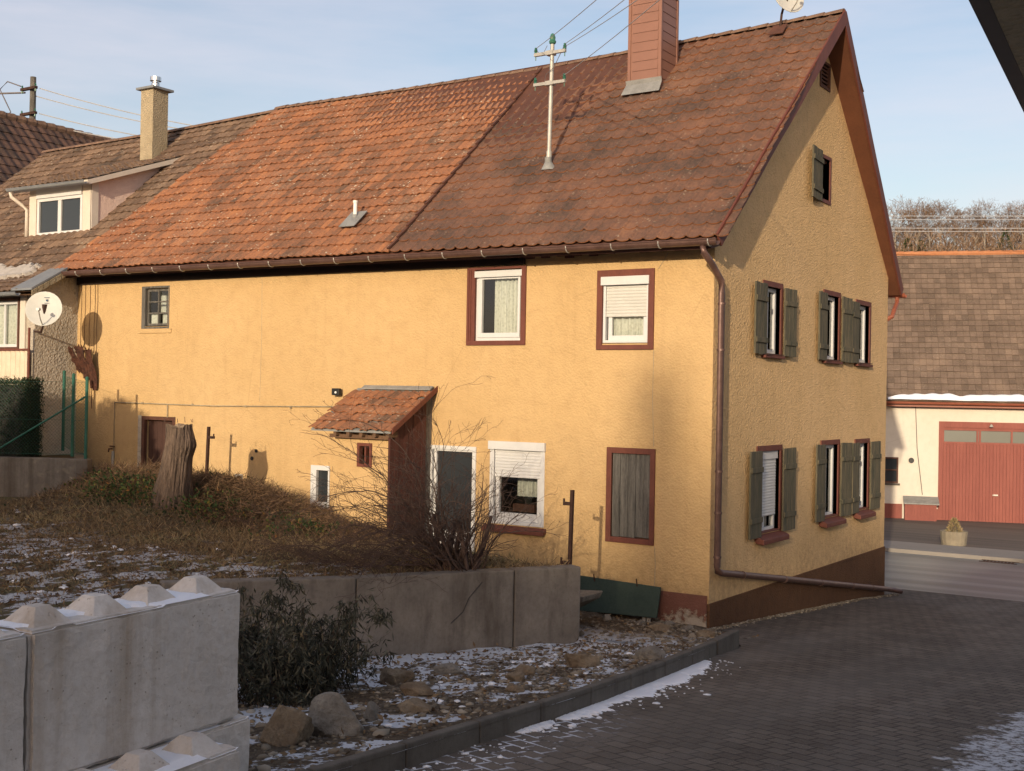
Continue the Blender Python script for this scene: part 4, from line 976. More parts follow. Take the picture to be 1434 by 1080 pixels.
# left chimney
mb = MB(); mb.box(-15.78, -15.36, 3.0, 3.44, 8.3, 10.12); lc = mb.build('chimney', 'chim_stucco', LR)
mb = MB(); mb.box(-15.87, -15.27, 2.92, 3.53, 10.12, 10.17); mb.build('chimney_cap', 'metal_sheet', LR)
mb = MB(); mb.lathe((-15.57, 3.24, 10.18), (0, 0, 1), [(.10, 0), (.10, .12), (.08, .14), (.08, .17), (.13, .18), (.13, .27), (.0, .29)], 14); mb.build('cowl', 'steel', LR, smooth=False)

# house behind on the far left, ridge running away from the street
BH = thing('house', 'house with dark red roof standing behind the grey neighbour at far left', 'house', (-26, 10, 0))
def SB(X, t, off=0):     # here X plays the part of the coordinate along the ridge (world Y)
    return Vector((lerp(-20.6, -26, t)+off*.7, X, lerp(5.8, 11.28, t)+off*.7 - (X-6)*.02))
mb = MB(); tiles(mb, SB, 3.5, 20, 55, 18, 'wave'); BR = mb.build('roof', 'tile_dark', BH, fix=False)
mb = MB(); mb.box(-31.4, -20.9, 3.7, 19.8, 0, 6.0); mb.quad((-31.4, 3.7, 6), (-20.9, 3.7, 6), (-26, 3.7, 11.1)); mb.quad((-31.4, 19.8, 6), (-20.9, 19.8, 6), (-26, 19.8, 10.8)); mb.build('wall', 'cream', BH, fix=False)
mb = MB(); mb.quad((-26, 3.5, 11.2), (-26, 20, 10.9), (-31.8, 20, 5.2), (-31.8, 3.5, 5.4)); mb.quad((-26, 3.5, 11.2), (-26, 20, 10.9), (-20.7, 20, 5.3), (-20.7, 3.5, 5.5)); mb.build('soffit', 'rafterwood', BR, fix=False)
mb = MB(); Yq = 3.5
while Yq < 20:
    z = 11.31-(Yq-6)*.02; mb.tube([(-26, Yq, z), (-26, Yq+.36, z+.01)], [.12, .14], 8); Yq += .35
mb.build('ridge_cap', 'ridge', BR)

# ------------------------------------------------------------------ garage across the street
GA_RZ = math.atan2(.31392979, .9494462)
GO = Vector((-3.22, 25.9, -.8))
GR = thing('garage', 'cream farm garage with wide red boarded doors and grey tiled roof across the street', 'garage', tuple(GO), GA_RZ)
def gpart(mb, name, mat, par=None, **k):
    mb.local = True; return mb.build(name, mat, par or GR, **k)
TGA = lambda u, z, d: (u, d, z)
def gb(mb): return mb
mb = MB(); wall(mb, -12, 9, -.6, 4.05, [(-.06, 3.44, 0.0, 3.34), (-2.1, -1.36, 1.26, 2.09)], TGA, .2)
mb.quad((-12, 0, -.6), (-12, 12, -.6), (-12, 12, 4.05), (-12, 6, 9.4), (-12, 0, 4.05)); mb.quad((9, 0, -.6), (9, 12, -.6), (9, 12, 4.05), (9, 6, 9.4), (9, 0, 4.05)); mb.quad((-12, 12, -.6), (9, 12, -.6), (9, 12, 4), (-12, 12, 4))
gpart(mb, 'wall', 'garage_wall', fix=False)
mb = MB(); mb.box(-12, -1.2, -.03, .0, -.5, .55); mb.box(-.36, -.07, -.04, .0, -.4, .42); gpart(mb, 'plinth', 'redwood')
SG = lambda X, t, off=0.: Vector((X, lerp(-.32, 5.45, t)-off*.68, lerp(3.98, 9.55, t)+off*.72 + .04*mnoise.noise(Vector((X*.35, t*5, 2)))))
mb = MB(); tiles(mb, SG, -12.2, 9.2, 100, 27, 'plain', jit=.01); GRF = gpart(mb, 'roof', 'tile_garage', fix=False)
mb = MB(); mb.quad(SG(-12.2, 0, -.02), SG(9.2, 0, -.02), SG(9.2, 1, -.02), SG(-12.2, 1, -.02)); mb.quad((-12.2, 5.45, 9.53), (9.2, 5.45, 9.53), (9.2, 12.3, 3.9), (-12.2, 12.3, 3.9)); gpart(mb, 'soffit', 'rafterwood', GRF, fix=False)
mb = MB(); X = -12.2
while X < 9.2: mb.tube([(X, 5.45, 9.55), (X+.40, 5.45, 9.56)], [.10, .115], 8); X += .385
gpart(mb, 'ridge_cap', 'ridge_orange', GRF)
mb = MB(); gut(mb, -12.2, 9.2, -.40, 3.97, 3.97, .075); mb.box(-12.2, 9.2, -.3, -.02, 3.82, 3.9); gpart(mb, 'gutter', 'redgutter', fix=False)
mb = MB(); nX = 90
for k in range(nX):
    a, b = k/nX, (k+1)/nX; xa, xb = lerp(-1.72, 8.0, a), lerp(-1.72, 8.0, b)
    hh = lambda q: .06+.06*(.5+.5*mnoise.noise(Vector((q*18, 0, 0))))*min(1, q*12+.15); wq = lambda q: .03*min(1, q*14+.2)*(.8+.5*mnoise.noise(Vector((q*23, 3, 0))))
    P0, P1 = SG(xa, .004, .05), SG(xb, .004, .05); Q0, Q1 = SG(xa, .004+wq(a), .05+hh(a)), SG(xb, .004+wq(b), .05+hh(b)); S0, S1 = SG(xa, -.003, .05+hh(a)*.9), SG(xb, -.003, .05+hh(b)*.9); U0, U1 = SG(xa, .01+wq(a)*1.4, .05), SG(xb, .01+wq(b)*1.4, .05)
    mb.quad(P0, P1, S1, S0); mb.quad(S0, S1, Q1, Q0); mb.quad(Q0, Q1, U1, U0)
gpart(mb, 'roof_snow', 'snow', GRF, fix=False)
# doors
mb = MB(); frame(mb, TGA, -.07, 3.45, 0, 3.35, (.14, .14, .0, .20), -.03, .16); GD = gpart(mb, 'door', 'redwood')
mb = MB(); x = .08
while x < 3.32: mb.box(x, x+.098, .02+.004*(int(x*10) % 2), .06, .03, 2.62); x += .104
for z in (.28, 2.3): mb.box(.08, 3.3, .012, .022, z, z+.02)
mb.box(.07, 3.32, .01, .07, 2.60, 2.68); mb.box(.07, 3.32, .01, .07, 3.06, 3.16)
for x in (.07, 1.14, 1.22, 2.20, 3.26): mb.box(x-.03, x+.03, .012, .068, 2.68, 3.07)
gpart(mb, 'door_leaf', 'redwood', GD)
mb = MB(); mb.quad((.09, .05, 2.68), (3.3, .05, 2.68), (3.3, .05, 3.08), (.09, .05, 3.08)); gpart(mb, 'pane', 'gglass', GD, fix=False)
mb = MB(); mb.box(1.66, 1.80, -.03, .02, .93, .98); mb.tube([(1.64, .0, .955), (1.64, -.04, .955)], .015, 6); gpart(mb, 'handle', 'galv', GD)
mb = MB(); mb.tube([(1.55, -.04, 3.28), (1.55, -.12, 3.26)], .02, 6); mb.lathe((1.55, -.14, 3.20), (0, 0, 1), [(.07, 0), (.03, .08), (0, .09)], 10); gpart(mb, 'lamp', 'galv', GD)
mb = MB(); frame(mb, TGA, -2.12, -1.34, 1.24, 2.11, .05, -.01, .08); bar(mb, TGA, -2.1, -1.36, 1.66, 1.70, .02, .07); GW = gpart(mb, 'window', 'casing_dark'); pm = MB(); pm.quad((-2.1, .05, 1.26), (-1.36, .05, 1.26), (-1.36, .05, 2.09), (-2.1, .05, 2.09)); gpart(pm, 'pane', 'dglass', GW, fix=False)
mb = MB(); mb.box(-2.15, -1.28, -.05, .0, 1.17, 1.235); gpart(mb, 'sill', 'kerb', GW)
mb = MB(); mb.lathe((-.93, 0, 2.02), (0, -1, 0), [(0, 0), (.09, 0), (.09, .05), (.06, .05), (.06, .02), (0, .02)], 14); gpart(mb, 'vent', 'black')
mb = MB(); mb.tube([(-.82, -.02, 3.82), (-.75, -.02, 2.4), (-.56, -.02, .88)], .012, 5); gpart(mb, 'facade_cable', 'wire_dark')
bx_ = thing('storage_bin', 'low red bin with grey sloping lid against the garage wall', 'bin', tuple(GO + Matrix.Rotation(GA_RZ, 3, 'Z') @ Vector((-.62, -.3, 0))), GA_RZ)
mb = MB(); mb.local = True; x = -.52
while x < .48: mb.box(x, x+.098, -.25, .26, -.02, .60); x += .10
mb.build('bin_body', 'redwood', bx_)
mb = MB(); mb.local = True; mb.hexa([(-.56, -.30, .60), (.56, -.30, .60), (.56, .28, .78), (-.56, .28, .78), (-.56, -.30, .64), (.56, -.30, .64), (.56, .28, .83), (-.56, .28, .83)]); mb.build('lid', 'lead', bx_)

# planter and street drain
pt = thing('planter', 'round exposed aggregate planter with small dry bush at the roadside', 'planter', (-1.12, 18.9, -.72))
mb = MB(); mb.local = True
mb.lathe((0, 0, 0), (0, 0, 1), [(.0, .0), (.33, .0), (.37, .38), (.30, .38), (.28, .30), (0, .30)], 16); mb.build('planter_bowl', 'exposed', pt)
n = 900; th = rng.uniform(0, 2*np.pi, n); hh = rng.uniform(0, 1, n); rr = .22*(1-hh)**.7*np.sqrt(rng.uniform(0.2, 1, n)); Pn = np.stack([rr*np.cos(th), rr*np.sin(th), .30+hh*.42], 1); Dn = unit(np.stack([np.cos(th), np.sin(th), np.full(n, .8)], 1)+rng.normal(0, .3, (n, 3)))
leaves('dry_plant', Pn, Dn, rng.uniform(.04, .09, n), rng.uniform(.01, .02, n), rng.uniform(.3, .8, n), 'grass', parent=pt)
mb = MB()
for k in range(9): mb.box(.15+k*.085, .15+k*.085+.045, 16.45, 16.72, -.80, -.79)
mb.box(.08, .98, 16.40, 16.44, -.80, -.785); mb.box(.08, .98, 16.73, 16.745, -.80, -.785); tag(mb.build('drain_grate', 'dark_iron'), 'iron drain grate in the gutter across the street', 'drain grate')

# ------------------------------------------------------------------ chimney-side objects on the roof: dish, power mast
def dish_mesh(mb, c, nrm, rad, depth=.05, n=24):
    prof = [(rad*k/6, depth*(k/6)**2) for k in range(7)]
    mb.lathe(Vector(c)-Vector(nrm).normalized()*depth*.5, nrm, prof + [(rad+.006, depth), (rad+.006, depth-.01)] + [(rad*k/6, depth*(k/6)**2-.012) for k in range(6, -1, -1)], n)
def satellite(name, label, c, nrm, rad, foot, emblem=False):
    c = Vector(c); nrm = Vector(nrm).normalized(); t = thing(name, label, 'satellite dish', tuple(foot[0]))
    mb = MB(); dish_mesh(mb, c, nrm, rad); mb.build('reflector', 'dish', t, smooth=True)
    side = nrm.cross(Vector((0, 0, 1))).normalized(); upv = side.cross(nrm)
    a = c - upv*rad*.98; b = c + nrm*rad*1.15 - upv*rad*.35
    mb = MB(); mb.tube([a, lerp(a, b, .5)-upv*.03, b], .011, 6); mb.build('arm', 'galv', t)
    mb = MB(); mb.lathe(b, (c-b), [(.0, -.05), (.028, -.05), (.028, .05), (.036, .06), (0, .07)], 10); mb.build('receiver', 'plastic_white', t)
    mb = MB(); mb.tube(foot, .022, 8); mb.tube([Vector(foot[-1]), c-nrm*.05], .02, 6); mb.box(c.x-.05-nrm.x*.06, c.x+.05-nrm.x*.06, c.y-.05-nrm.y*.06, c.y+.05-nrm.y*.06, c.z-.09, c.z+.09); mb.build('mount', 'dark_iron', t)
    if emblem:
        f0 = c + nrm*.012 - side*rad*.0 + upv*rad*.5 + side*rad*.12*(-1)
        mb = MB(); s = .024
        def Q(u, v): return f0 - side*u*(-1) + upv*v
        pts = [(-.9, 1), (-.9, .0), (-.5, -.6), (0, -1), (.5, -.6), (.9, 0), (.9, 1), (0, .7)]
        mb.quad(*[Q(u*s, v*s) for u, v in pts]); mb.quad(Q(-.05, .06), Q(.05, .06), Q(.05, .048), Q(-.05, .048)); mb.quad(Q(-.05, -.05), Q(.05, -.05), Q(.05, -.058), Q(-.05, -.058))
        mb.build('emblem', 'blue', t, fix=False)
    return t
satellite('satellite_dish', 'round pale dish on a bracket beside the grey neighbour wall', (-13.13, -1.37, 4.68), (.62, -.75, .22), .335, [(-13.9, -1.02, 4.28), (-13.45, -1.2, 4.25), (-13.2, -1.25, 4.6)], True)
satellite('satellite_dish', 'round grey dish standing on the yellow house ridge near the gable', (-.50, 3.98, 10.08), (.80, -.5, .25), .31, [tuple(RS(-.62, .955, .05)), (-.62, 4.02, 9.80)])
mb = MB(); mb.obox(RS(-.76, .92, .085), (.26, 0, 0), RS(0, .97, .085)-RS(0, .92, .085), (0, -.01, .01)); mb.build('flashing', 'casing_dark', roof)

def insulator(mb, c): mb.lathe(c, (0, 0, 1), [(.0, 0), (.028, 0), (.022, .02), (.034, .03), (.02, .045), (.032, .055), (.018, .07), (.024, .085), (0, .10)], 10)
def mast():
    b = RS(-3.53, (1.28-YE)/(YR-YE), .05); T = thing('power_mast', 'grey steel power mast with green insulators rising from the brown tiles', 'power mast', tuple(b))
    top = Vector((b.x+.03, b.y, 9.02))
    mb = MB(); mb.tube([b+Vector((0, 0, -.1)), b+Vector((0, 0, .22)), b+Vector((0, 0, .22)), top], [.048, .048, .036, .033], 12); mb.build('pole', 'galv', T, smooth=False)
    mb = MB(); mb.lathe(b+Vector((-.0, 0, -.08)), (0, -.15, 1), [(.13, 0), (.06, .12), (.055, .20)], 12); mb.build('flashing', 'lead', T)
    mb = MB(); mb.lathe(top, (0, 0, 1), [(.03, -.02), (.055, 0), (.06, .03), (.045, .06), (.05, .10), (.03, .15), (0, .17)], 12); mb.build('cap', 'glass_green', T)
    for z, l in ((8.86, .30), (8.36, .30)):
        mb = MB(); mb.box(b.x-l, b.x+l, b.y-.05, b.y+.0, z-.025, z+.025); mb.box(b.x-.07, b.x+.07, b.y-.06, b.y+.06, z-.035, z+.035); A = mb.build('crossarm', 'galv', T)
        for s in (-1, 1):
            mb = MB(); insulator(mb, (b.x+s*(l-.02), b.y-.02, z+.03)); mb.tube([(b.x+s*(l-.02), b.y-.02, z-.09), (b.x+s*(l-.02), b.y-.02, z+.04)], .008, 6); mb.build('insulator', 'glass_green', A)
    mb = MB(); mb.tube([(b.x-.26, b.y-.02, 8.93), (b.x-.15, b.y-.04, 8.82), (b.x-.04, b.y-.05, 8.98)], .006, 4); mb.tube([(b.x+.26, b.y-.02, 8.93), (b.x+.1, b.y-.06, 8.6), (b.x-.05, b.y-.06, 8.5), (b.x-.08, b.y-.05, 8.4)], .006, 4); mb.build('jumper_cable', 'wire_dark', T)
    return b
mbse = mast()
def sag(a, b, s, n=24):
    a, b = Vector(a), Vector(b); return [lerp(a, b, t/n) - Vector((0, 0, 4*s*(t/n)*(1-t/n))) for t in range(n+1)]
def ray_pt(px, py, dist):       # point far along a sight line, used only to aim the overhead lines at their off-picture poles
    d = rt2*((px-717)/1700) - up2*((py-540)/1700) + fw; return CAM + d.normalized()*dist
WG = 'overhead wires from the roof mast'
for i, (s, z, tgt, lab) in enumerate(((-.28, 8.97, (1000, -150), 'overhead wire from the left arm of the roof mast'), (.28, 8.97, (1050, -148), 'overhead wire from the upper right arm of the roof mast'),
                                 (.29, 8.93, (1070, -130), 'lower twin of the wire leaving the upper right arm'), (.28, 8.46, (1090, -145), 'overhead wire crossing in front of the brown chimney'))):
    a = Vector((mbse.x+s, mbse.y-.02, z)); b = ray_pt(tgt[0], tgt[1], 11)
    mb = MB(); mb.tube(sag(a, b, .05, 10), .0055, 5); tag(mb.build('power_line', 'wire', origin=tuple(a)), lab, 'power line', WG)

def left_pole():
    c = (-27., 8.0); T = thing('power_mast', 'grey concrete power pole with side insulators rising behind the dark red roof', 'power mast', (*c, 9.5))
    mb = MB(); mb.tube([(*c, 9.5), (*c, 13.0)], [.11, .09], 10); mb.build('pole', 'oldwood', T)
    for z in (12.6, 11.8):
        mb = MB(); mb.box(c[0]-.38, c[0]+.38, c[1]-.20, c[1]-.10, z-.04, z+.04); A = mb.build('crossarm', 'dark_iron', T)
        for s in (-1, 1):
            mb = MB(); insulator(mb, (c[0]+s*.34, c[1]-.15, z+.04)); mb.tube([(c[0]+s*.34, c[1]-.15, z-.12), (c[0]+s*.34, c[1]-.15, z+.05)], .03, 6); mb.build('insulator', 'glass_green', A)
    mb = MB(); mb.tube([(c[0]-.34, c[1]-.2, 12.7), (c[0]-.9, c[1]-.3, 12.9), (c[0]-1.3, c[1]-.3, 12.7), (c[0]-1.0, c[1]-.3, 12.3), (c[0]-.7, c[1]-.3, 11.9), (c[0]-1.1, c[1]-.3, 11.75)], .02, 5); mb.build('jumper_cable', 'wire_dark', T)
    return c
lc_ = left_pole()
for i, (z, d, lab) in enumerate(((12.6, .34, 'topmost overhead wire leaving the concrete pole'), (12.45, -.1, 'second overhead wire from the top at the concrete pole'), (11.8, .34, 'third overhead wire from the top at the concrete pole'), (11.6, -.1, 'lowest overhead wire leaving the concrete pole'))):
    mb = MB(); mb.tube(sag((lc_[0]+d, lc_[1], z), ray_pt(320, (184, 191, 208, 214)[i], 40), .12, 20), .016, 4); tag(mb.build('power_line', 'wire', origin=(lc_[0], lc_[1], z)), lab, 'power line', 'overhead wires from the concrete pole')
mb = MB(); mb.tube([(lc_[0]-.4, lc_[1], 12.55), (-45, 2, 12.9)], .03, 5); tag(mb.build('power_line', 'wire_dark', origin=(lc_[0]-.4, lc_[1], 12.5)), 'thick dark cable running left from the concrete pole', 'power line')
for i, (px_, lab) in enumerate(((303, 'topmost of four wires over the garage ridge'), (308, 'second of four wires from the top over the garage ridge'), (320, 'third of four wires from the top over the garage ridge'), (324.5, 'lowest of four wires over the garage ridge'))):
    a = ray_pt(1150, px_-1, 46); b = ray_pt(1620, px_-1, 46)
    mb = MB(); mb.tube(sag(a, b, .02, 8), .011, 4); tag(mb.build('power_line', 'wire', origin=tuple(a)), lab, 'power line', 'wires above the garage')

# rusty bell-like sheet hanging at the corner
T = thing('scrap_hood', 'crumpled rusty sheet metal hood hanging on the yellow wall corner', 'rusty hood', (-13.55, -.1, 3.6))
mb = MB()
for (x0, x1, z0, z1, y0, y1) in ((-13.78, -13.62, 3.50, 4.0, -.35, -.08), (-13.62, -13.40, 3.36, 4.02, -.30, -.06), (-13.40, -13.22, 3.18, 3.96, -.22, -.05)):
    N_ = 6
    P_ = [[Vector((lerp(x0, x1, i/N_), lerp(y0, y1, j/N_)+random.uniform(-.03, .03), lerp(z1, z0, j/N_)+random.uniform(-.03, .03)+.04*math.sin(i*2.5))) for i in range(N_+1)] for j in range(N_+1)]
    for j in range(N_):
        for i in range(N_):
            if random.random() < .12 and x0 < -13.7: continue
            mb.quad(P_[j][i], P_[j][i+1], P_[j+1][i+1], P_[j+1][i])
mb.tube([(-13.6, 0, 3.95), (-13.6, -.3, 3.9)], .015, 6)
sh_ = mb.build('sheet', 'rust', T, fix=False); md = sh_.modifiers.new('s', 'SOLIDIFY'); md.thickness = .012
mb = MB(); mb.tube([(-13.33, -.1, 3.2), (-13.33, -.1, 2.9), (-13.32, -.1, 2.78)], .008, 5); mb.build('chain', 'rust', T)

# ------------------------------------------------------------------ garden walls
T = thing('retaining_wall', 'dark old concrete retaining wall holding up the garden beside the drive', 'retaining wall', (-2.4, -4.7, 0))
dW = Vector((2.25, 3.72, 0)).normalized(); nW = Vector((-dW.y, dW.x, 0))     # nW points into the garden
A = Vector((wx(-2.2), -2.2, 0)); seg = [0, .95, 3.02, 5.25]
rr_ = random.Random(3)
for i in range(3):
    a, b = A-dW*seg[i], A-dW*seg[i+1]; g = .006
    off = (0, .004, .0, .03)[i]
    zt = (1.03, 1.03, 1.035, 1.09)[i]; zt2 = (1.03, 1.035, 1.09, 1.16)[i]
    mb = MB(); a2, b2 = a-dW*g+nW*off, b+dW*g+nW*off
    mb.hexa([b2+Vector((0, 0, -.4)), a2+Vector((0, 0, -.4)), a2+nW*.24+Vector((0, 0, -.4)), b2+nW*.24+Vector((0, 0, -.4)), b2+Vector((0, 0, zt2)), a2+Vector((0, 0, zt)), a2+nW*.24+Vector((0, 0, zt)), b2+nW*.24+Vector((0, 0, zt2))])
    mb.build('wall_section', 'oldwall', T, bevel=.018)
mb = MB()     # crack
p0 = A-dW*.95-nW*.004
mb.tube([p0-dW*.45+Vector((0, 0, .9)), p0-dW*.62+Vector((0, 0, .72)), p0-dW*.7+Vector((0, 0, .55)), p0-dW*.86+Vector((0, 0, .42))], .005, 4); mb.build('crack', 'black', T)
T = thing('garden_wall', 'low grey concrete garden wall under the hedge at the left', 'garden wall', (-11.6, -1.5, 1.2))
mb = MB(); c0 = Vector((-11.6, -1.5, 0)); u = Vector((-1.5, -.76, 0)).normalized(); v = Vector((-2.0, 1.45, 0)).normalized()
def seg_box(mb, p_, q_, th, z0, z1):
    d = (q_-p_).normalized(); n_ = Vector((-d.y, d.x, 0))*th; mb.hexa([p_+Vector((0, 0, z0)), q_+Vector((0, 0, z0)), q_+n_+Vector((0, 0, z0)), p_+n_+Vector((0, 0, z0)), p_+Vector((0, 0, z1)), q_+Vector((0, 0, z1)), q_+n_+Vector((0, 0, z1)), p_+n_+Vector((0, 0, z1))])
seg_box(mb, c0+u*9, c0, .22, .6, 1.9); mb.build('wall_front', 'oldwall2', T, bevel=.02)
mb = MB(); seg_box(mb, c0+v*.01, c0+v*2.35, .2, .9, 1.895); mb.build('wall_side', 'oldwall2', T, bevel=.02)
# raised bed ground behind it
mb = MB(); mb.quad(c0+u*9+Vector((.05, .1, 1.84)), c0+Vector((-.1, .06, 1.84)), c0+v*2.3+Vector((0, 0, 1.84)), Vector((-22, 0, 1.84))); tag(mb.build('bed_ground', 'garden', fix=False), kind='structure')
# hedge
hb = c0+u*1.32+Vector((-.06, .14, 0)); nh = Vector((-u.y, u.x, 0)); nh = nh if nh.y > 0 else -nh
T = thing('hedge', 'clipped dark green hedge behind the wire fence at the left edge', 'hedge', (hb.x, hb.y, 1.85))
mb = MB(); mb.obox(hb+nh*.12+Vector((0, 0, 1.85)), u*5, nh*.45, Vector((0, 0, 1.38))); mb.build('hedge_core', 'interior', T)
n = 26000; s_ = rng.uniform(-.02, 5, n); dp_ = rng.uniform(0, .66, n); hz_ = rng.uniform(0, 1.50, n)
face = rng.integers(0, 4, n); dp_ = np.where(face <= 1, rng.uniform(-.02, .12, n), dp_); hz_ = np.where(face == 2, 1.42+rng.normal(0, .04, n), hz_); s_ = np.where(face == 3, rng.uniform(-.05, .08, n), s_)
Pn = np.array(hb)[None]+s_[:, None]*np.array(u)[None]+dp_[:, None]*np.array(nh)[None]; Pn[:, 2] = 1.85+hz_
Dn = unit(rng.normal(0, .7, (n, 3))-np.array(nh)[None]*.7+np.array((0, 0, .5)))
leaves('foliage', Pn-np.array((hb.x, hb.y, 1.85)), Dn, rng.uniform(.03, .07, n), rng.uniform(.012, .022, n), np.clip(rng.normal(.3, .25, n)+(hz_ > 1.3)*.35, 0, 1), 'hedge', parent=T)

# green mesh fence on that wall
T = thing('wire_fence', 'green steel posts and wire mesh on the left garden wall', 'fence', (c0.x, c0.y, 1.9))
posts = [c0+Vector((-.10, .04, 0)), Vector((-12.30, -1.30, .06)), Vector((-13.12, -.90, .12)), c0+u*2.6+Vector((.05, .1, 0))]
for q in posts:
    mb = MB(); mb.tube([q+Vector((0, 0, 1.85)), q+Vector((0, 0, 3.38))], .03, 10); mb.lathe(q+Vector((0, 0, 3.38)), (0, 0, 1), [(.033, -.01), (.033, .01), (.0, .03)], 10); mb.build('post', 'green_paint', T)
mb = MB(); mb.tube([posts[0]+Vector((0, 0, 3.05)), c0+u*1.9+Vector((.02, .02, 1.95))], .018, 8); mb.build('brace', 'green_paint', T)
mb = MB()
def mesh_panel(a, b, z0, z1, pitch=.065):
    L_ = (b-a).length; d = (b-a)/L_; H_ = z1-z0
    for sgn in (1, -1):
        s0 = -H_ if sgn > 0 else 0
        while s0 < (L_ if sgn > 0 else L_+H_):
            # line u = s0 + sgn*h
            h0, h1 = 0., H_
            if sgn > 0: h0 = max(0, -s0); h1 = min(H_, L_-s0)
            else: h0 = max(0, s0-L_); h1 = min(H_, s0)
            if h1 > h0+.01: mb.tube([a+d*(s0+sgn*h0)+Vector((0, 0, z0+h0)), a+d*(s0+sgn*h1)+Vector((0, 0, z0+h1))], .0016, 3, cap=False)
            s0 += pitch
mesh_panel(posts[0], posts[1], 1.95, 3.3); mesh_panel(posts[1], posts[2], 1.95, 3.3); mesh_panel(posts[0], posts[3], 1.95, 3.3)
for z in (1.97, 2.6, 3.3):
    mb.tube([posts[3]+Vector((0, 0, z)), posts[0]+Vector((0, 0, z)), posts[1]+Vector((0, 0, z)), posts[2]+Vector((0, 0, z))], .0025, 4)
mb.build('wire_mesh', 'green_paint', T, fix=False)

# gate posts
def gate_post(label, x, y_, z0, z1, lean, hinges):
    T = thing('gate_post', label, 'gate post', (x, y_, z0)); top = Vector((x+lean, y_, z1))
    mb = MB(); a = Vector((x, y_, z0-.3)); ax, ay = Vector((.045, 0, 0)), Vector((0, .045, 0)); t_ = top
    mb.hexa([a, a+ax, a+ax+ay, a+ay, t_, t_+ax, t_+ax+ay, t_+ay]); mb.build('pole', 'dark_iron', T)
    for hz, s in hinges:
        q = lerp(a, t_, (hz-z0+.3)/(z1-z0+.3)); mb = MB(); mb.box(*(sorted((q.x+.02, q.x+s))), q.y-.01, q.y+.05, q.z-.02, q.z+.025); mb.tube([(q.x+s, q.y+.02, q.z-.02), (q.x+s, q.y+.02, q.z+.07)], .014, 6); mb.build('hinge', 'dark_iron', T)
gate_post('rusty gate post with two hinge hooks at the end of the retaining wall', -1.36, -1.62, .88, 1.95, .03, ((1.76, -.10), (.96, -.11)))
gate_post('dark iron post with one side hook right of the tree stump', -9.36, -.75, 1.55, 2.55, .05, ((2.36, .16),))

# tree stump
def stump():
    T = thing('tree_stump', 'tall cut tree stump with furrowed bark in front of the barn door', 'tree stump', (-8.2, -2.4, 1.4))
    mb = MB(); n, nl = 150, 60
    for j in range(nl+1):
        t = j/nl; z = lerp(1.25, 2.62, t)
        ra = .215*(1+.62*(1-t)**2.2); cx_ = -8.17 - .14*(1-t)**1.5
        for i in range(n):
            th = 2*math.pi*i/n; q = mnoise.noise(Vector((math.cos(th)*1.6, math.sin(th)*1.6, t*1.8)))*.16 + mnoise.noise(Vector((math.cos(th)*6, math.sin(th)*6, t*3)))*.08
            root = .13*(1-t)**2*math.cos(5*th+1)
            bulge = .07*math.exp(-((t-.78)/.12)**2)*max(0, math.cos(th-R(15)))
            fur = abs(mnoise.noise(Vector((math.cos(th)*9, math.sin(th)*9, t*2.2))))*.16+abs(mnoise.noise(Vector((math.cos(th)*20, math.sin(th)*20, t*5))))*.07
            rr = ra*(1+q+root-fur)+bulge; zz = z + (.035*math.sin(th*3+1)+.02*mnoise.noise(Vector((th*3, 0, 9))) if j == nl else 0)
            mb.v.append((cx_+rr*math.cos(th), -2.4+rr*math.sin(th), zz))
    for j in range(nl):
        for i in range(n): i2 = (i+1) % n; mb.f.append((j*n+i, j*n+i2, (j+1)*n+i2, (j+1)*n+i))
    mb.build('trunk', 'bark', T, smooth=True)
    mb2 = MB(); mb2.v = list(mb.v[-n:]) + [(-8.17, -2.4, 2.60)]; mb2.f = [(i, (i+1) % n, n) for i in range(n)]; mb2.build('cut_top', 'deadwood', T)
    mb = MB()
    for k in range(7):
        a = random.uniform(0, 6.28); b = Vector((-8.17+.22*math.cos(a), -2.4+.22*math.sin(a), 2.68)); mb.tube([b, b+Vector((random.uniform(-.03, .03), 0, random.uniform(.04, .10)))], .006, 4)
    mb.build('stub', 'twig', T)
stump()

# green board between the wall end and the house corner
T = thing('board', 'dark green board on short legs below the yellow house corner', 'board', (-1.4, -.2, 0))
mb = MB(); mb.hexa([(-2.10, -.26, .06), (-.68, -.26, .10), (-.68, -.23, .10), (-2.10, -.23, .06), (-2.10, -.14, .56), (-.68, -.14, .52), (-.68, -.11, .52), (-2.10, -.11, .56)]); mb.build('panel', 'green_board', T, bevel=.006)
for x in (-.92, -.85): mb = MB(); mb.box(x, x+.045, -.22, -.18, -.1, .16); mb.build('leg', 'galv', T)
for x in (-1.75, -1.05): mb = MB(); mb.tube([(x, -.15, .5), (x, -.18, .61)], .01, 5); mb.build('hook', 'dark_iron', T)
# pale slab leaning by the wall end
mb = MB(); mb.hexa([(-1.95, -1.25, .05), (-1.28, -1.32, .40), (-1.22, -.92, .42), (-1.9, -.85, .05), (-1.95, -1.25, .40), (-1.25, -1.34, .48), (-1.18, -.9, .52), (-1.9, -.82, .46)])
tag(mb.build('stone_slab', 'rock_grey', bevel=.02), 'pale flat stone slab behind the end of the retaining wall', 'stone slab')

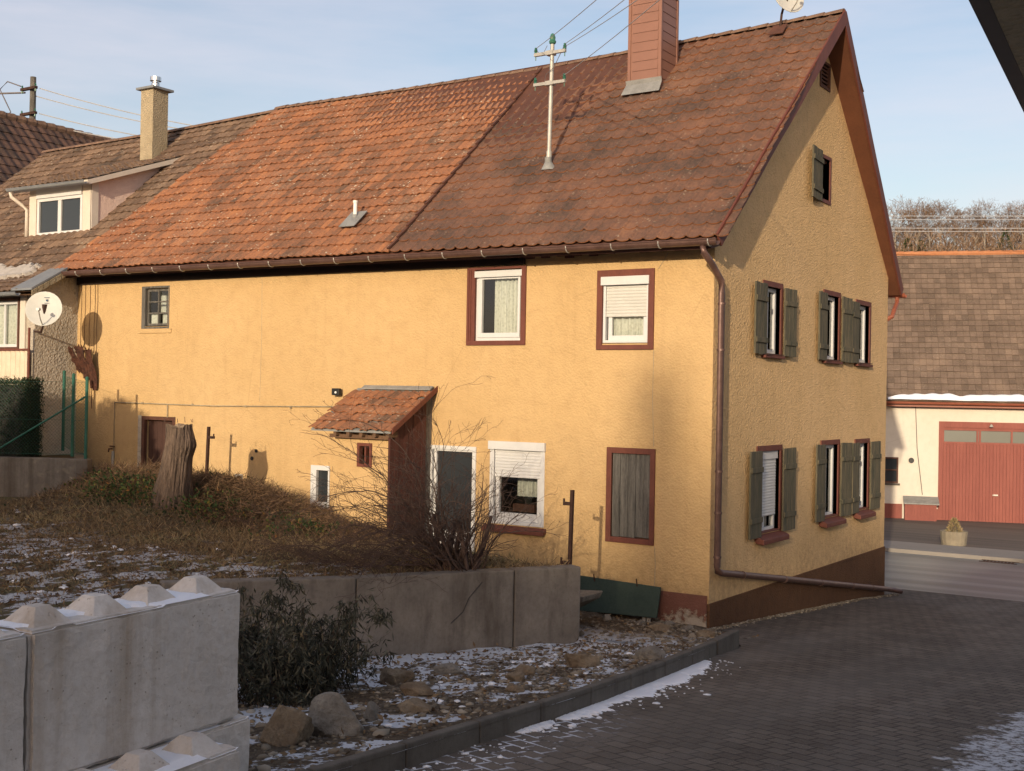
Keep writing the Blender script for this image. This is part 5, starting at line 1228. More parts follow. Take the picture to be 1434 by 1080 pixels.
# kerb with its upturned end
T = thing('kerb', 'dark concrete kerb edging the planting strip along the drive', 'kerb', (1.5, -6, .4))
Y = -2.25; k_ = 0
while Y > -15:
    Y2 = Y-.98; mb = MB(); a, b = Vector((kx(Y), Y, gz(0, Y))), Vector((kx(Y2), Y2, gz(0, Y2))); g_ = .004*random.random()
    mb.hexa([b+Vector((-.09, .005, -.2)), b+Vector((0, .005, -.2)), a+Vector((0, -.005, -.2)), a+Vector((-.09, -.005, -.2)), b+Vector((-.09, .005, .17+g_)), b+Vector((-.004, .005, .17+g_)), a+Vector((-.004, -.005, .17)), a+Vector((-.09, -.005, .17))])
    mb.build('kerb_stone', 'kerb', T, bevel=.012); Y = Y2; k_ += 1
mb = MB(); mb.hexa([(1.01, -2.25, -.1), (1.125, -2.25, -.1), (1.065, -1.45, -.1), (.96, -1.45, -.1), (1.01, -2.25, .335), (1.125, -2.25, .335), (1.065, -1.45, .33), (.96, -1.45, .33)]); mb.build('kerb_stone', 'kerb', T, bevel=.012)
# gravel line at the gable foot
n = 1500; Yg = rng.uniform(-.3, 9, n); Xg = .03+np.abs(rng.normal(0, .07, n)); 
def ico_scatter(name, P, S, tone, mat, origin=(0, 0, 0), flat=.6):
    bm = bmesh.new(); bmesh.ops.create_icosphere(bm, subdivisions=1, radius=1); bv = np.array([v.co[:] for v in bm.verts]); bf = np.array([[v.index for v in f.verts] for f in bm.faces]); bm.free()
    n = len(P); k = len(bv); V = bv[None]*np.array(S)[:, None, None]*(1+rng.normal(0, .16, (n, k, 1))); sc3 = rng.uniform(.6, 1.3, (n, 1, 3)); sc3[:, :, 2] *= flat; V = V*sc3
    th = rng.uniform(0, 6.28, n); c, s = np.cos(th)[:, None], np.sin(th)[:, None]; X_, Y_ = V[:, :, 0]*c-V[:, :, 1]*s, V[:, :, 0]*s+V[:, :, 1]*c
    V = np.stack([X_, Y_, V[:, :, 2]], 2)+np.array(P)[:, None]; F = (bf[None]+np.arange(n)[:, None, None]*k).reshape(-1, 3)
    return fast(name, V.reshape(-1, 3), F, mat, np.repeat(tone, len(bf)), origin=origin)
tag(ico_scatter('gravel', [(Xg[i], Yg[i], gz(0, Yg[i])+.005) for i in range(n)], rng.uniform(.008, .022, n), rng.uniform(.1, .9, n), 'stones'), kind='stuff')
# stones of the strip
n = 6500; Ys = rng.uniform(-10.5, -.15, n); ss = rng.beta(2.6, 1.4, n); P_ = []
for i in range(n):
    a = wx(Ys[i]) if Ys[i] < -2.2 else -2.5; k = kx(Ys[i])-.1; X = lerp(a, k, ss[i]); P_.append((X, Ys[i], hstrip(X, Ys[i])))
tag(ico_scatter('gravel', P_, rng.gamma(1.6, .0078, n)+.007, np.clip(rng.beta(2, 3, n), 0, 1), 'stones'), kind='stuff')
n = 3000; Ys = rng.uniform(-10.5, -.15, n); ss = rng.uniform(0, 1, n); P_ = []
for i in range(n):
    a = wx(Ys[i]) if Ys[i] < -2.2 else -3.5; k = kx(Ys[i])-.1; X = lerp(a, k, ss[i]); P_.append((X, Ys[i], hstrip(X, Ys[i])+.01))
Dn = unit(np.stack([rng.normal(size=n), rng.normal(size=n), rng.normal(0, .25, n)+.1], 1))
tag(leaves('leaf_litter', P_, Dn, rng.uniform(.03, .09, n), rng.uniform(.01, .04, n), rng.uniform(0, 1, n), 'litter'), kind='stuff')

# boulders
def boulder_mesh(seed, sx, sy, sz):
    bm = bmesh.new(); bmesh.ops.create_icosphere(bm, subdivisions=4, radius=1)
    rs = random.Random(seed); cuts = [(Vector((rs.gauss(0, 1), rs.gauss(0, 1), rs.gauss(0, .8))).normalized(), rs.uniform(.5, .8)) for _ in range(13)]
    for v in bm.verts:
        d = v.co.normalized(); r0 = 1
        for n_, h in cuts:
            q = d.dot(n_)
            if q > 0: r0 = min(r0, h/q)
        r0 += .05*mnoise.noise(d*2.5+Vector((seed, 0, 0)))+.03*mnoise.noise(d*7+Vector((seed, 3, 0)))
        v.co = Vector((d.x*r0*sx, d.y*r0*sy, d.z*r0*sz))
    me = bpy.data.meshes.new('boulder'); bm.to_mesh(me); bm.free(); return me
BL = [((.80, -9.25, .30), (.25, .21, .23), 'rock_brown', 'rounded ochre boulder next to the concrete blocks'),
      ((.86, -8.80, .36), (.30, .22, .25), 'rock_grey', 'largest pale angular boulder beside the dark shrub'),
      ((.72, -8.2, .34), (.08, .07, .12), 'rock_grey', 'upright small grey stone behind the largest boulder'),
      ((.80, -7.75, .36), (.20, .16, .10), 'rock_brown', 'flat brown stone behind the big boulders'),
      ((-.45, -5.5, .24), (.22, .11, .10), 'rock_grey', 'long grey slab stone in the middle of the snowy strip'),
      ((-.70, -6.1, .20), (.24, .17, .13), 'rock_brown', 'dark brown stone left of the long slab stone'),
      ((.30, -5.25, .29), (.14, .11, .08), 'rock_brown', 'yellowish stone right of the long slab stone'),
      ((.55, -4.55, .28), (.22, .18, .15), 'rock_brown', 'brown lump of rock in the snow below the wall joint'),
      ((.95, -3.65, .26), (.20, .16, .12), 'rock_grey', 'grey stone near the end of the retaining wall'),
      ((.95, -6.4, .42), (.11, .09, .07), 'rock_brown', 'fist sized ochre stone close to the kerb'),
      ((.45, -5.65, .32), (.12, .10, .09), 'rock_brown', 'small rust coloured stone between snow patches'),
      ((.2, -6.9, .30), (.2, .16, .12), 'rock_brown', 'brown stone at the foot of the dark shrub'),
      ((-.35, -.85, .13), (.24, .12, .08), 'rock_brown', 'flat brown stone before the green board'),
      ((.35, -.9, .16), (.18, .12, .08), 'rock_brown', 'flat brown stone near the house corner'),
      ((-.75, -.62, .12), (.09, .07, .06), 'rock_grey', 'pale rubble stone left below the green board'),
      ((-.45, -.35, .11), (.10, .08, .07), 'rock_grey', 'pale rubble stone under the green board leg'),
      ((-.12, -.45, .10), (.11, .08, .06), 'rock_grey', 'pale rubble stone at the peeling plinth'),
      ((-1.2, -.75, .14), (.10, .08, .07), 'rock_grey', 'pale rubble stone beside the stone slab')]
for i, (c, s, mt, lab) in enumerate(BL):
    me = boulder_mesh(i+11, *s); me.materials.append(MAT[mt]); o = bpy.data.objects.new('boulder', me); COL.objects.link(o)
    o.location = (c[0], c[1], hstrip(c[0], c[1])+s[2]*.28); o.rotation_euler.z = random.uniform(-.5, .9); tag(o, lab, 'stone', 'stones in the planting strip')

# snow lying along the kerb and in lumps
def snow_blob(name, pts, wd, hh, n=260):
    """ragged ribbon of snow along pts"""
    mb = MB(); rows = []
    for j in range(n+1):
        t = j/n; q = t*(len(pts)-1); i = min(int(q), len(pts)-2); c = lerp(Vector(pts[i]), Vector(pts[i+1]), q-i); tp = math.sin(math.pi*min(1, max(0, t)))**.35
        w_ = wd*tp*(1+.5*mnoise.noise(Vector((t*12, 0, wd*9)))+.35*mnoise.noise(Vector((t*60, 2, 0)))+.25*mnoise.noise(Vector((t*170, 2, 5)))); h = hh*tp
        row = []
        for k in range(6):
            x = c.x+w_*k/5; row.append((x, c.y+.03*mnoise.noise(Vector((t*30, k, 0))), gz(0, c.y)+.003+h*(math.sin(math.pi*(k/5*.85+.15)))**.7*(.8+.5*mnoise.noise(Vector((t*20, k*.5, 0))))))
        row[-1] = (row[-1][0], row[-1][1], gz(0, c.y)-.004); rows.append(row)
    for j in range(n):
        for k in range(5): mb.quad(rows[j][k], rows[j][k+1], rows[j+1][k+1], rows[j+1][k])
    return mb
mb = snow_blob('s', [(kx(Y), Y, 0) for Y in (-2.75, -3.5, -4.5, -5.4, -5.95)], .24, .018)
for (ya, yb, w_) in ((-5.9, -6.9, .20), (-7.0, -7.6, .12)):
    m2 = snow_blob('s', [(kx(Y), Y, 0) for Y in (ya, (ya+yb)/2, yb)], w_, .02, 120); b_ = len(mb.v); mb.v += m2.v; mb.f += [tuple(b_+i for i in f) for f in m2.f]
tag(mb.build('snow', 'snow', smooth=True, fix=False), kind='stuff')
n = 220; Ys = rng.uniform(-9.6, -2.6, n); P_ = [(kx(Y)+abs(random.gauss(0, .17))+(.14 if -5.9 < Y < -2.8 else 0), Y, gz(0, Y)+.002) for Y in Ys]
tag(ico_scatter('snow', P_, rng.gamma(1.5, .006, n)+.004, np.zeros(n), 'snow', flat=.45), kind='stuff')

# ------------------------------------------------------------------ concrete stacking blocks
def block_proto():
    T = thing('concrete_block', 'x', 'concrete block'); L_, W_, H_ = 1.585, .40, .79
    bm = bmesh.new(); bmesh.ops.create_cube(bm, size=1)
    for v in bm.verts: v.co = Vector((v.co.x*W_, (v.co.y)*L_, (v.co.z+.5)*H_))
    bmesh.ops.bevel(bm, geom=list(bm.edges), offset=.022, segments=2, affect='EDGES')
    bmesh.ops.subdivide_edges(bm, edges=[e for e in bm.edges if e.calc_length() > .3], cuts=24, use_grid_fill=True)
    for v in bm.verts: v.co += Vector((mnoise.noise(v.co*2.3), mnoise.noise(v.co*2.3+Vector((9, 0, 0))), mnoise.noise(v.co*3+Vector((0, 9, 0)))))*.007 + Vector((mnoise.noise(v.co*14), mnoise.noise(v.co*14+Vector((4, 0, 0))), mnoise.noise(v.co*14+Vector((0, 4, 0)))))*.006
    me = bpy.data.meshes.new('block_body'); bm.to_mesh(me); bm.free(); me.materials.append(MAT['block']); o = bpy.data.objects.new('block_body', me); COL.objects.link(o); o.parent = T
    # snow crust on the top between the studs
    mb = MB(); mb.local = True; nx, ny = 8, 60
    def hz(i, j):
        x, y_ = lerp(-W_/2+.012, W_/2-.012, i/nx), lerp(-L_/2+.012, L_/2-.012, j/ny); e = min(i, nx-i, 2)/2*min(j, ny-j, 2)/2
        return (x, y_, H_+.001+.016*e*(.8+.6*mnoise.noise(Vector((x*9, y_*9, 0)))) if mnoise.noise(Vector((x*4, y_*3, 4)))+.55*(x/W_*-1+.1)+.22 > 0 else H_-.01)
    for j in range(ny):
        for i in range(nx): mb.quad(hz(i, j), hz(i+1, j), hz(i+1, j+1), hz(i, j+1))
    s = mb.build('snow', 'snow', T, smooth=True, fix=False)
    sm = None
    for k in range(4):
        y_ = (k-1.5)*.397; mb = MB(); mb.local = True; a, b, h = .13, .048, .09
        mb.hexa([(-a, y_-a, H_-.005), (a, y_-a, H_-.005), (a, y_+a, H_-.005), (-a, y_+a, H_-.005), (-b, y_-b, H_+h), (b, y_-b, H_+h), (b, y_+b, H_+h), (-b, y_+b, H_+h)]); mb.build('stud', 'block', T, bevel=.005)
    return T
BP0 = block_proto(); ang = math.atan2(-(1.616-1.476), (11.975-10.379))   # heading of the row
du = Vector((.0875, -.9962, 0)); dn = Vector((.9962, .0875, 0)); 
E0 = Vector((1.476, -10.379, 0))     # front top corner of the upper end
spots = []
G_ = 'stacked concrete blocks'
for k, lab in ((0, 'light concrete block in the top row, whole length in view, four snowy studs on top'), (1, 'light concrete block in the top row cut by the left edge of the photo')):
    spots.append((E0+du*(.8+k*1.602)-dn*.2, 1.21, lab))
for k, lab in ((0, 'concrete block in the row below the top one, its end jutting out to the right'), (1, 'concrete block in the lower row under the top one, next one towards the camera')):
    spots.append((E0+du*(.8-.10+k*1.602)-dn*.185, .41, lab))
for k, lab in ((0, 'concrete block in the nearest lower row with its end beside the boulders'), (1, 'concrete block in the nearest lower row, next one towards the camera')):
    spots.append((Vector((1.91, -10.78, 0))+du*(.8+k*1.602)-dn*.2, .41, lab))
for i, (c, z, lab) in enumerate(spots):
    o = BP0 if i == 0 else copy_tree(BP0); o.location = (c.x, c.y, z); o.rotation_euler.z = math.atan2(.0875, .9962); tag(o, lab, 'concrete block', G_)

# ------------------------------------------------------------------ plants
class Tw:      # collects twig segments, vectorised tube build
    def __init__(s): s.P = []; s.Q = []; s.R = []; s.S = []; s.T = []
    def seg(s, p_, q_, r0, r1, tone=.5): s.P.append(p_[:]); s.Q.append(q_[:]); s.R.append(r0); s.S.append(r1); s.T.append(tone)
    def build(s, name, mat, parent=None, n=4, origin=(0, 0, 0)):
        P, Q = np.array(s.P), np.array(s.Q); R0, R1 = np.array(s.R), np.array(s.S); D = unit(Q-P+1e-9); ref = np.where(np.abs(D[:, 2:3]) < .9, np.array([[0, 0, 1.]]), np.array([[1., 0, 0]]))
        A = unit(np.cross(D, ref)); B = np.cross(D, A); V = []
        for t in range(n):
            th = 2*np.pi*t/n; o = A*math.cos(th)+B*math.sin(th); V.append(P+o*R0[:, None]); V.append(Q+D*0+o*R1[:, None])
        V = np.stack(V, 1); m = len(P); F = []
        for t in range(n):
            t2 = (t+1) % n; F.append(np.stack([np.arange(m)*2*n+2*t, np.arange(m)*2*n+2*t2, np.arange(m)*2*n+2*t2+1, np.arange(m)*2*n+2*t+1], 1))
        return fast(name, V.reshape(-1, 3), np.concatenate(F), mat, np.concatenate([s.T]*n), parent, origin=origin)
def shoot(tw, p_, d, length, r0, rs, sag_=.25, depth=0, seg=.12, wander=.16, branch=.5, maxd=3, floor=None):
    n = max(3, int(length/seg)); st = length/n; q = p_.copy(); r_ = r0
    for k in range(n):
        d = (d+Vector((rs.gauss(0, wander), rs.gauss(0, wander), rs.gauss(0, wander)))*.5+Vector((0, 0, -sag_*st*(1+k/n*1.5)))).normalized()
        q2 = q+d*st; r2 = r0*(1-.85*(k+1)/n)
        if floor is not None and q2.z < floor and d.z < 0: d = Vector((d.x, d.y, abs(d.z)*.5)).normalized(); q2 = q+d*st
        tw.seg(q, q2, max(r_, .0018), max(r2, .0016)); q = q2; r_ = r2
        if depth < maxd and k > n*.15 and rs.random() < branch:
            ax = Vector((rs.gauss(0, 1), rs.gauss(0, 1), rs.gauss(0, .8)+.2)).normalized(); dd = (d*1.1+ax*.75).normalized()
            shoot(tw, q, dd, length*rs.uniform(.22, .5)*(1-k/n*.5), max(r2*.6, .002), rs, sag_, depth+1, seg*.8, wander*1.2, branch*.8, maxd, floor)
def bush():
    B = Vector((-1.95, -3.35, .98)); T = thing('shrub', 'large bare arching shrub with dark twigs on the retaining wall before the porch', 'shrub', tuple(B)); rs = random.Random(5)
    tw = Tw(); R_ = Vector((rt.x, rt.y, 0))    # sideways across the view along the wall of the house
    for i in range(86):
        b = Vector((rs.uniform(-.26, .26), rs.uniform(-.26, .26), -.05)); 
        side = rs.choice((-1, -1, -1, -1, .8, .4, -.5)) * rs.uniform(.35, 1.35)
        d = Vector((R_.x*side+rs.gauss(0, .2), R_.y*side+rs.gauss(0, .25), 1.15)).normalized()
        shoot(tw, b, d, rs.uniform(1.3, 2.9) if side < 0 else rs.uniform(.9, 1.6), rs.uniform(.006, .016), rs, .30 if side < 0 else .15, 0, .09, .27, .55, 3, floor=.12)
    for i in range(11):     # thick cut stumps at the foot
        b = Vector((rs.uniform(-.3, .3), rs.uniform(-.2, .2), -.1)); d = Vector((rs.gauss(0, .25), rs.gauss(0, .2), 1)).normalized(); l = rs.uniform(.35, 1.0); tw.seg(b, b+d*l, .036, .026)
    tw.build('branches', 'twig', T, 5)
bush()
def dark_shrub():
    B = Vector((-.72, -7.55, .22)); T = thing('shrub', 'dark drooping evergreen shrub between the concrete blocks and the retaining wall', 'shrub', tuple(B)); rs = random.Random(8); tw = Tw()
    for i in range(95):
        a = rs.uniform(0, 6.28); rad = rs.uniform(0, .42); b = Vector((math.cos(a)*rad-.1, math.sin(a)*rad*1.4, 0)); d = Vector((math.cos(a)*.35+rs.gauss(-.12, .15), math.sin(a)*.35+rs.gauss(0, .15), 1)).normalized()
        shoot(tw, b, d, rs.uniform(.5, 1.15), .007, rs, .3, 0, .10, .15, .5, 2, floor=.02)
    P = np.array(tw.Q); k = rng.integers(0, len(P), 13000); P = P[k]+rng.normal(0, .025, (13000, 3)); 
    D = unit(rng.normal(0, .55, (len(P), 3))+np.array((0, 0, -.75))); tw.build('branches', 'twig', T, 3)
    leaves('foliage', P, D, rng.uniform(.05, .12, len(P)), rng.uniform(.010, .022, len(P)), np.clip(rng.normal(.45, .3, len(P)), 0, 1), 'deadleaf', parent=T)
dark_shrub()

def scatter_garden(n, xr, yr, cond=None):
    out = []
    while len(out) < n:
        X, Y = random.uniform(*xr), random.uniform(*yr)
        b = gb_(Y)-.15 if Y < -2.2 else lerp(-.95, -4.6, (Y+2.2)/1.16) if Y < -1.05 else -6.45
        if X > b or (X < -11.5 and Y > -2.0 - (-11.6-X)*.5): continue
        if cond and random.random() > cond(X, Y): continue
        out.append((X, Y, hgarden(X, Y)))
    return np.array(out)
sn = lambda X, Y, s=1.: mnoise.noise(Vector((X*s, Y*s, 7)))
# dry grass
def gcond(X, Y):
    d = min(1, max(0, (Y+8.5)/4)); q = .5+.5*sn(X, Y, .9); return (.18+.82*d)*(.35+q)
P = scatter_garden(52000, (-20, -.5), (-9, -.3), gcond); n = len(P)
D = unit(np.stack([rng.normal(0, .6, n), rng.normal(0, .6, n), rng.uniform(.25, 1., n)], 1))
hgt = rng.uniform(.03, .11, n)*(1+.9*np.clip((P[:, 1]+5.5)/3.5, 0, 1))
green = np.array([sn(x, y_, .6) for x, y_ in P[:, :2]])
tone = np.clip(rng.beta(2, 2.4, n)*.62 + (green > .18)*rng.uniform(0, .42, n), 0, 1)
tag(leaves('grass', P, D, hgt, rng.uniform(.004, .010, n), tone, 'grass'), kind='stuff')
# brushwood heap along the back of the garden
def bcond(X, Y): return max(0, 1-abs(Y+1.55)/1.3)*(.6+.6*sn(X, Y, .8))
P = scatter_garden(42000, (-12, -4.8), (-3.2, -.25), bcond); n = len(P)
pile = np.array([max(0, 1-abs(y_+1.4)/1.2)*pw(x, [(-12, .25), (-10, .38), (-8.6, .36), (-7.6, .48), (-6.3, .38), (-5.6, .2), (-4.8, .08)])*(1+.5*sn(x, y_, 1.3)) for x, y_ in P[:, :2]]); P[:, 2] += rng.uniform(0, 1, n)**.7*pile
D = unit(np.stack([rng.normal(0, 1, n), rng.normal(0, .8, n), rng.normal(.15, .4, n)], 1))
tag(leaves('brushwood', P, D, rng.uniform(.08, .34, n), rng.uniform(.004, .011, n), np.clip(rng.normal(.45, .25, n), 0, .95), 'brush'), kind='stuff')
# low ivy and leafy weeds around the stump and the heap
P = scatter_garden(7000, (-12, -5.2), (-3.2, -.2), lambda X, Y: max(0, 1-abs(Y+1.7)/1.5)*max(0, .25+sn(X+3, Y, .9)*2.2 + (1.1 if -10.2 < X < -7.3 else 0))); n = len(P); P[:, 2] += rng.uniform(.0, .26, n)
D = unit(rng.normal(0, .6, (n, 3))+np.array((0, -.3, .5)))
tag(leaves('weeds', P, D, rng.uniform(.03, .08, n), rng.uniform(.02, .045, n), np.clip(rng.normal(.4, .28, n), 0, 1), 'ivy'), kind='stuff')
# soil crumbs, leaf litter on the front part
P = scatter_garden(16000, (-12, -.6), (-8.5, -1.2), lambda X, Y: .8); n = len(P); P[:, 2] += .008
D = unit(np.stack([rng.normal(size=n), rng.normal(size=n), rng.normal(.15, .3, n)], 1))
tag(leaves('leaf_litter', P, D, rng.uniform(.03, .11, n), rng.uniform(.008, .035, n), rng.beta(1.6, 2.6, n), 'litter'), kind='stuff')
# snow flecks resting on the litter
P = scatter_garden(200, (-14, -1.0), (-8.8, -3.0), lambda X, Y: min(1, max(0, (-Y-3.2)/2.5))*(1 if sn(X, Y, 1.7) > -.05 else .1)); n = len(P); P[:, 2] += .012
tag(ico_scatter('snow', P, rng.gamma(2., .011, n)+.010, np.zeros(n), 'snow', flat=.28), kind='stuff')
P_ = []
while len(P_) < 120:
    Y = random.uniform(-8.5, -2.6); a = wx(Y)+.15; X = lerp(a, kx(Y)-.4, random.random()**1.3)
    if sn(X, Y, 1.9) > .02: P_.append((X, Y, hstrip(X, Y)+.012))
tag(ico_scatter('snow', P_, rng.gamma(2., .010, len(P_))+.008, np.zeros(len(P_)), 'snow', flat=.3), kind='stuff')

# added unseen bush, placed to shade the hedge and the lower left facade
T = thing('shade_bush', 'added evergreen bush, unseen left of the view, there to shade the facade', 'bush', (-10.5, -8, 1.1))
n = 26000; q_ = unit(rng.normal(size=(n, 3))); rad = rng.uniform(.55, 1, n)**.5*(1+.18*np.array([mnoise.noise(Vector(v_*2.6)) for v_ in q_])); Pn = q_*rad[:, None]*np.array((1.25, 1.0, 1.8)); Pn[:, 2] += 1.75
leaves('foliage', Pn, unit(q_+rng.normal(0, .6, (n, 3))), rng.uniform(.08, .16, n), rng.uniform(.04, .07, n), rng.uniform(0, .8, n), 'hedge', parent=T)
mb = MB(); mb.local = True; mb.tube([(0, 0, -.3), (.05, 0, 2.6)], [.09, .03], 8); mb.build('trunk', 'bark', T)
# ------------------------------------------------------------------ bare trees
def tree_meshes(seed, H=11., dens=1., spread=1.):
    rs = random.Random(seed); tr = Tw(); cr = Tw()
    th = H*rs.uniform(.28, .4); lean = Vector((rs.gauss(0, .04), rs.gauss(0, .04), 1)).normalized()
    q = Vector((0, 0, -.5)); n = 6
    for k in range(n): q2 = q+lean*(th/n+.1); tr.seg(q, q2, .17*(1-.4*k/n), .17*(1-.4*(k+1)/n)); q = q2
    def grow(q, d, l, r_, dep):
        n = 3
        for k in range(n):
            d = (d+Vector((rs.gauss(0, .18), rs.gauss(0, .18), rs.gauss(.04, .12)))).normalized(); q2 = q+d*l/n
            (tr if dep < 1 else cr).seg(q, q2, max(r_*(1-.25*k), .014), max(r_*(1-.25*(k+1)), .012), min(1, max(0, rs.gauss(.5, .25)))); q = q2
        if dep < 5:
            for _ in range(3 if dep < 4 else 2):
                if rs.random() < .93*dens:
                    ax = Vector((rs.gauss(0, 1), rs.gauss(0, 1), rs.gauss(.25, .7))).normalized(); grow(q, (d+ax*.75*spread).normalized(), l*rs.uniform(.62, .82), r_*.55, dep+1)
    for k in range(5):
        a = k*1.26+rs.uniform(-.4, .4); grow(q-lean*rs.uniform(0, th*.35), Vector((math.cos(a)*.55*spread, math.sin(a)*.55*spread, 1)).normalized(), H*.22, .09, 0)
    return tr, cr
protos = []
def put_trees():
    cols = []
    for i in range(4):
        tr, cr = tree_meshes(40+i, 11, 1.)
        T = thing('bare_tree', 'x', 'tree'); a = tr.build('trunk', 'hilltrunk', T, 5); b = cr.build('crown', 'hilltwig', T, 3); protos.append(T)
    rs = random.Random(2); used = [False]*4
    looks = ['slender bare tree on the wooded hill', 'broad bare tree on the wooded hill', 'reddish bare tree on the wooded hill', 'pale stemmed bare tree on the wooded hill']
    xs = []
    for row, (d, n_, off) in enumerate(((215, 17, 0), (232, 17, 7), (250, 15, 3))):
        for k in range(n_): xs.append((1215+off+k*16.5+rs.uniform(-4, 4), d+rs.uniform(-5, 5), row))
    xs.sort(); cnt = [0, 0, 0]; ORD = 'first second third fourth fifth sixth seventh eighth ninth tenth eleventh twelfth thirteenth fourteenth fifteenth sixteenth seventeenth eighteenth'.split()
    for j, (px_, d, row) in enumerate(xs):
        dv = rt2*((px_-717)/1700)+fw; dv.z = 0; dv.normalize(); q = CAM+dv*d; i = rs.randrange(4)
        o = protos[i] if not used[i] else copy_tree(protos[i]); used[i] = True
        o.location = (q.x, q.y, ZH(q.x, q.y)); s = rs.uniform(.72, 1.1); o.scale = (s*rs.uniform(1.0, 1.3), s*1.1, s*rs.uniform(.8, .95)); o.rotation_euler.z = rs.uniform(0, 6.28)
        cnt[row] += 1; nm = ORD[cnt[row]-1]; tag(o, '%s bare tree from the left in the %s row of the wood on the hill' % (nm, ('front', 'middle', 'back')[row]), 'tree', 'bare trees on the hill')
put_trees()
# undergrowth at the wood's edge
n = 7000; dd = rng.uniform(205, 235, n); pxs = rng.uniform(1200, 1480, n); P = []
for i in range(n):
    dv = rt2*((pxs[i]-717)/1700)+fw; dv.z = 0; dv.normalize(); q = CAM+dv*dd[i]; P.append((q.x, q.y, ZH(q.x, q.y)))
P = np.array(P); P[:, 2] += rng.uniform(0, 1, n)**2*3.5; D = unit(rng.normal(0, .6, (n, 3))+np.array((0, 0, .8)))
tag(leaves('undergrowth', P, D, rng.uniform(.6, 2.2, n), rng.uniform(.05, .14, n), rng.uniform(0, .9, n), 'hilltwig'), kind='stuff')
for k, (px_, h) in enumerate(((1268, 2.6), (1287, 2.2), (1405, 3.4))):
    dv = rt2*((px_-717)/1700)+fw; dv.z = 0; dv.normalize(); q = CAM+dv*212; z = ZH(q.x, q.y); n = 900
    hh = rng.uniform(0, 1, n); th = rng.uniform(0, 6.28, n); rr = (1-hh)*h*.42*np.sqrt(rng.uniform(.1, 1, n)); Pn = np.stack([rr*np.cos(th), rr*np.sin(th), hh*h+.3], 1)
    T = thing('fir_tree', ('small dark fir left of the other firs at the edge of the hill wood', 'small dark fir in the middle at the edge of the hill wood', 'tallest dark fir at the right on the hill above the garage roof')[k], 'tree', (q.x, q.y, z)); mb = MB(); mb.local = True; mb.tube([(0, 0, -.5), (0, 0, h)], [.08, .02], 6); mb.build('trunk', 'bark', T)
    leaves('crown', Pn, unit(np.stack([np.cos(th), np.sin(th), np.full(n, -.2)], 1)), rng.uniform(.2, .45, n), rng.uniform(.06, .14, n), rng.uniform(.2, .7, n), 'ivy', parent=T)

# ------------------------------------------------------------------ neighbours that are out of view but throw the shade
NH = thing('house', 'neighbour house whose dark eave cuts into the top right corner', 'house', (9, -20, 1))
ed = Vector((-.085, .996, 0)); en = Vector((.996, .085, 0)); e0 = Vector((6.24, -11.44, 4.2))
mb = MB(); 
def P_(s, o, z): q = e0-ed*s+en*o; return (q.x, q.y, z)
sl2 = .52
mb.hexa([P_(0, 0, 4.2), P_(13, 0, 4.2), P_(13, 4.6, 4.2+4.6*sl2), P_(0, 4.6, 4.2+4.6*sl2), P_(0, -.02, 4.32), P_(13, -.02, 4.32), P_(13, 4.6, 4.34+4.6*sl2), P_(0, 4.6, 4.34+4.6*sl2)])
mb.hexa([P_(0, 4.6, 4.2+4.6*sl2), P_(13, 4.6, 4.2+4.6*sl2), P_(13, 9.4, 4.2), P_(0, 9.4, 4.2), P_(0, 4.6, 4.34+4.6*sl2), P_(13, 4.6, 4.34+4.6*sl2), P_(13, 9.4, 4.34), P_(0, 9.4, 4.34)])
NR = mb.build('roof', 'casing_dark', NH)
mb = MB(); mb.hexa([P_(0, -.03, 4.14), P_(13, -.03, 4.14), P_(13, 0.01, 4.14), P_(0, .01, 4.14), P_(0, -.03, 4.34), P_(13, -.03, 4.34), P_(13, .01, 4.34), P_(0, .01, 4.34)]); mb.build('fascia', 'black', NR)
mb = MB(); mb.hexa([P_(-.005, .015, 4.13), P_(13, .015, 4.13), P_(13, .11, 4.14), P_(-.005, .11, 4.14), P_(-.005, .015, 4.19), P_(13, .015, 4.19), P_(13, .11, 4.24), P_(-.005, .11, 4.24)]); mb.build('eaves_lath', 'chim_stucco', NR)
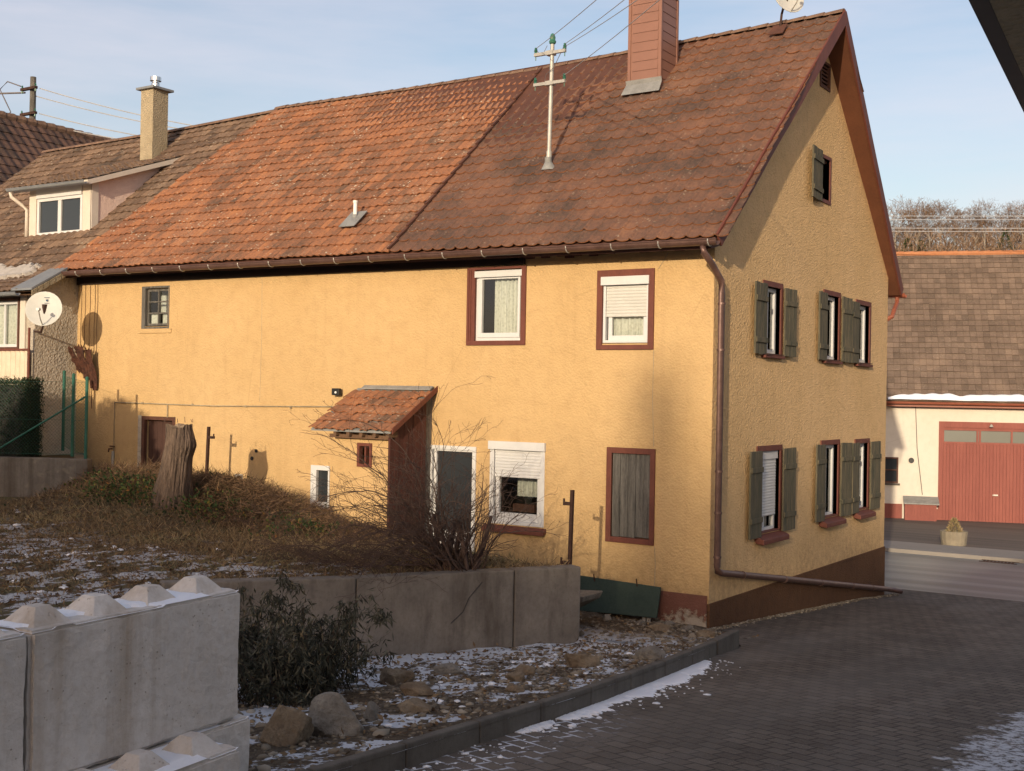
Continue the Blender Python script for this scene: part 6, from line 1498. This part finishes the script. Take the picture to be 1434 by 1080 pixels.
mb = MB(); mb.hexa([P_(.6, 1.15, .3), P_(12.6, 1.15, .3), P_(12.6, 8.8, .3), P_(.6, 8.8, .3), P_(.6, 1.15, 4.7), P_(12.6, 1.15, 4.7), P_(12.6, 8.8, 4.5), P_(.6, 8.8, 4.5)]); mb.build('wall', 'cream', NH)
def row_house(label, x0, x1, zr, ch=None):
    z0 = 8.4; yr = -80; T = thing('house', label, 'house', ((x0+x1)/2, yr, z0)); ze = zr-4.2
    mb = MB(); mb.box(x0+.2, x1-.2, yr-4, yr+4, z0, ze); mb.quad((x0+.2, yr-4, ze), (x0+.2, yr+4, ze), (x0+.2, yr, zr-.1)); mb.quad((x1-.2, yr-4, ze), (x1-.2, yr+4, ze), (x1-.2, yr, zr-.1)); mb.build('wall', 'cream', T, fix=False)
    mb = MB()
    for s_ in (-1, 1): mb.hexa([(x0, yr+s_*4.4, ze-.45), (x1, yr+s_*4.4, ze-.45), (x1, yr, zr-.15), (x0, yr, zr-.15), (x0, yr+s_*4.4, ze-.3), (x1, yr+s_*4.4, ze-.3), (x1, yr, zr), (x0, yr, zr)])
    r_ = mb.build('roof', 'tile_dark', T)
    if ch: mb = MB(); mb.box(ch[0]-.24, ch[0]+.24, yr-.35, yr+.35, zr-.6, ch[1]); mb.build('chimney', 'chim_stucco', r_)
K_ = math.tan(SUN_EL)*math.hypot(1, .27)*80; XS = .27*80
row_house('cream house behind the viewpoint, westernmost of the row', XS-24, XS-7, K_+1.15)
row_house('cream house behind the viewpoint, with the tall chimney', XS-6.7, XS+1.6, K_+.55, (XS-.85, K_+3.6))
row_house('cream house behind the viewpoint, easternmost of the row', XS+2, XS+26, K_+1.95)
rs = random.Random(4)
for k, (x, y_, s) in enumerate(((XS*.93-3.2, -74.5, .92), (XS*.93-.2, -74.8, .98), (XS*.93+2.8, -74.6, 1.02))):
    o = copy_tree(protos[k]); o.location = (x, y_, 8.4); o.scale = (s*.8, s*.8, s*1.1); o.rotation_euler.z = k
    tag(o, ('bare tree behind the viewpoint, west of the chimney', 'bare tree behind the viewpoint, middle one', 'bare tree behind the viewpoint, by the easternmost house')[k], 'tree', 'bare trees behind the viewpoint')
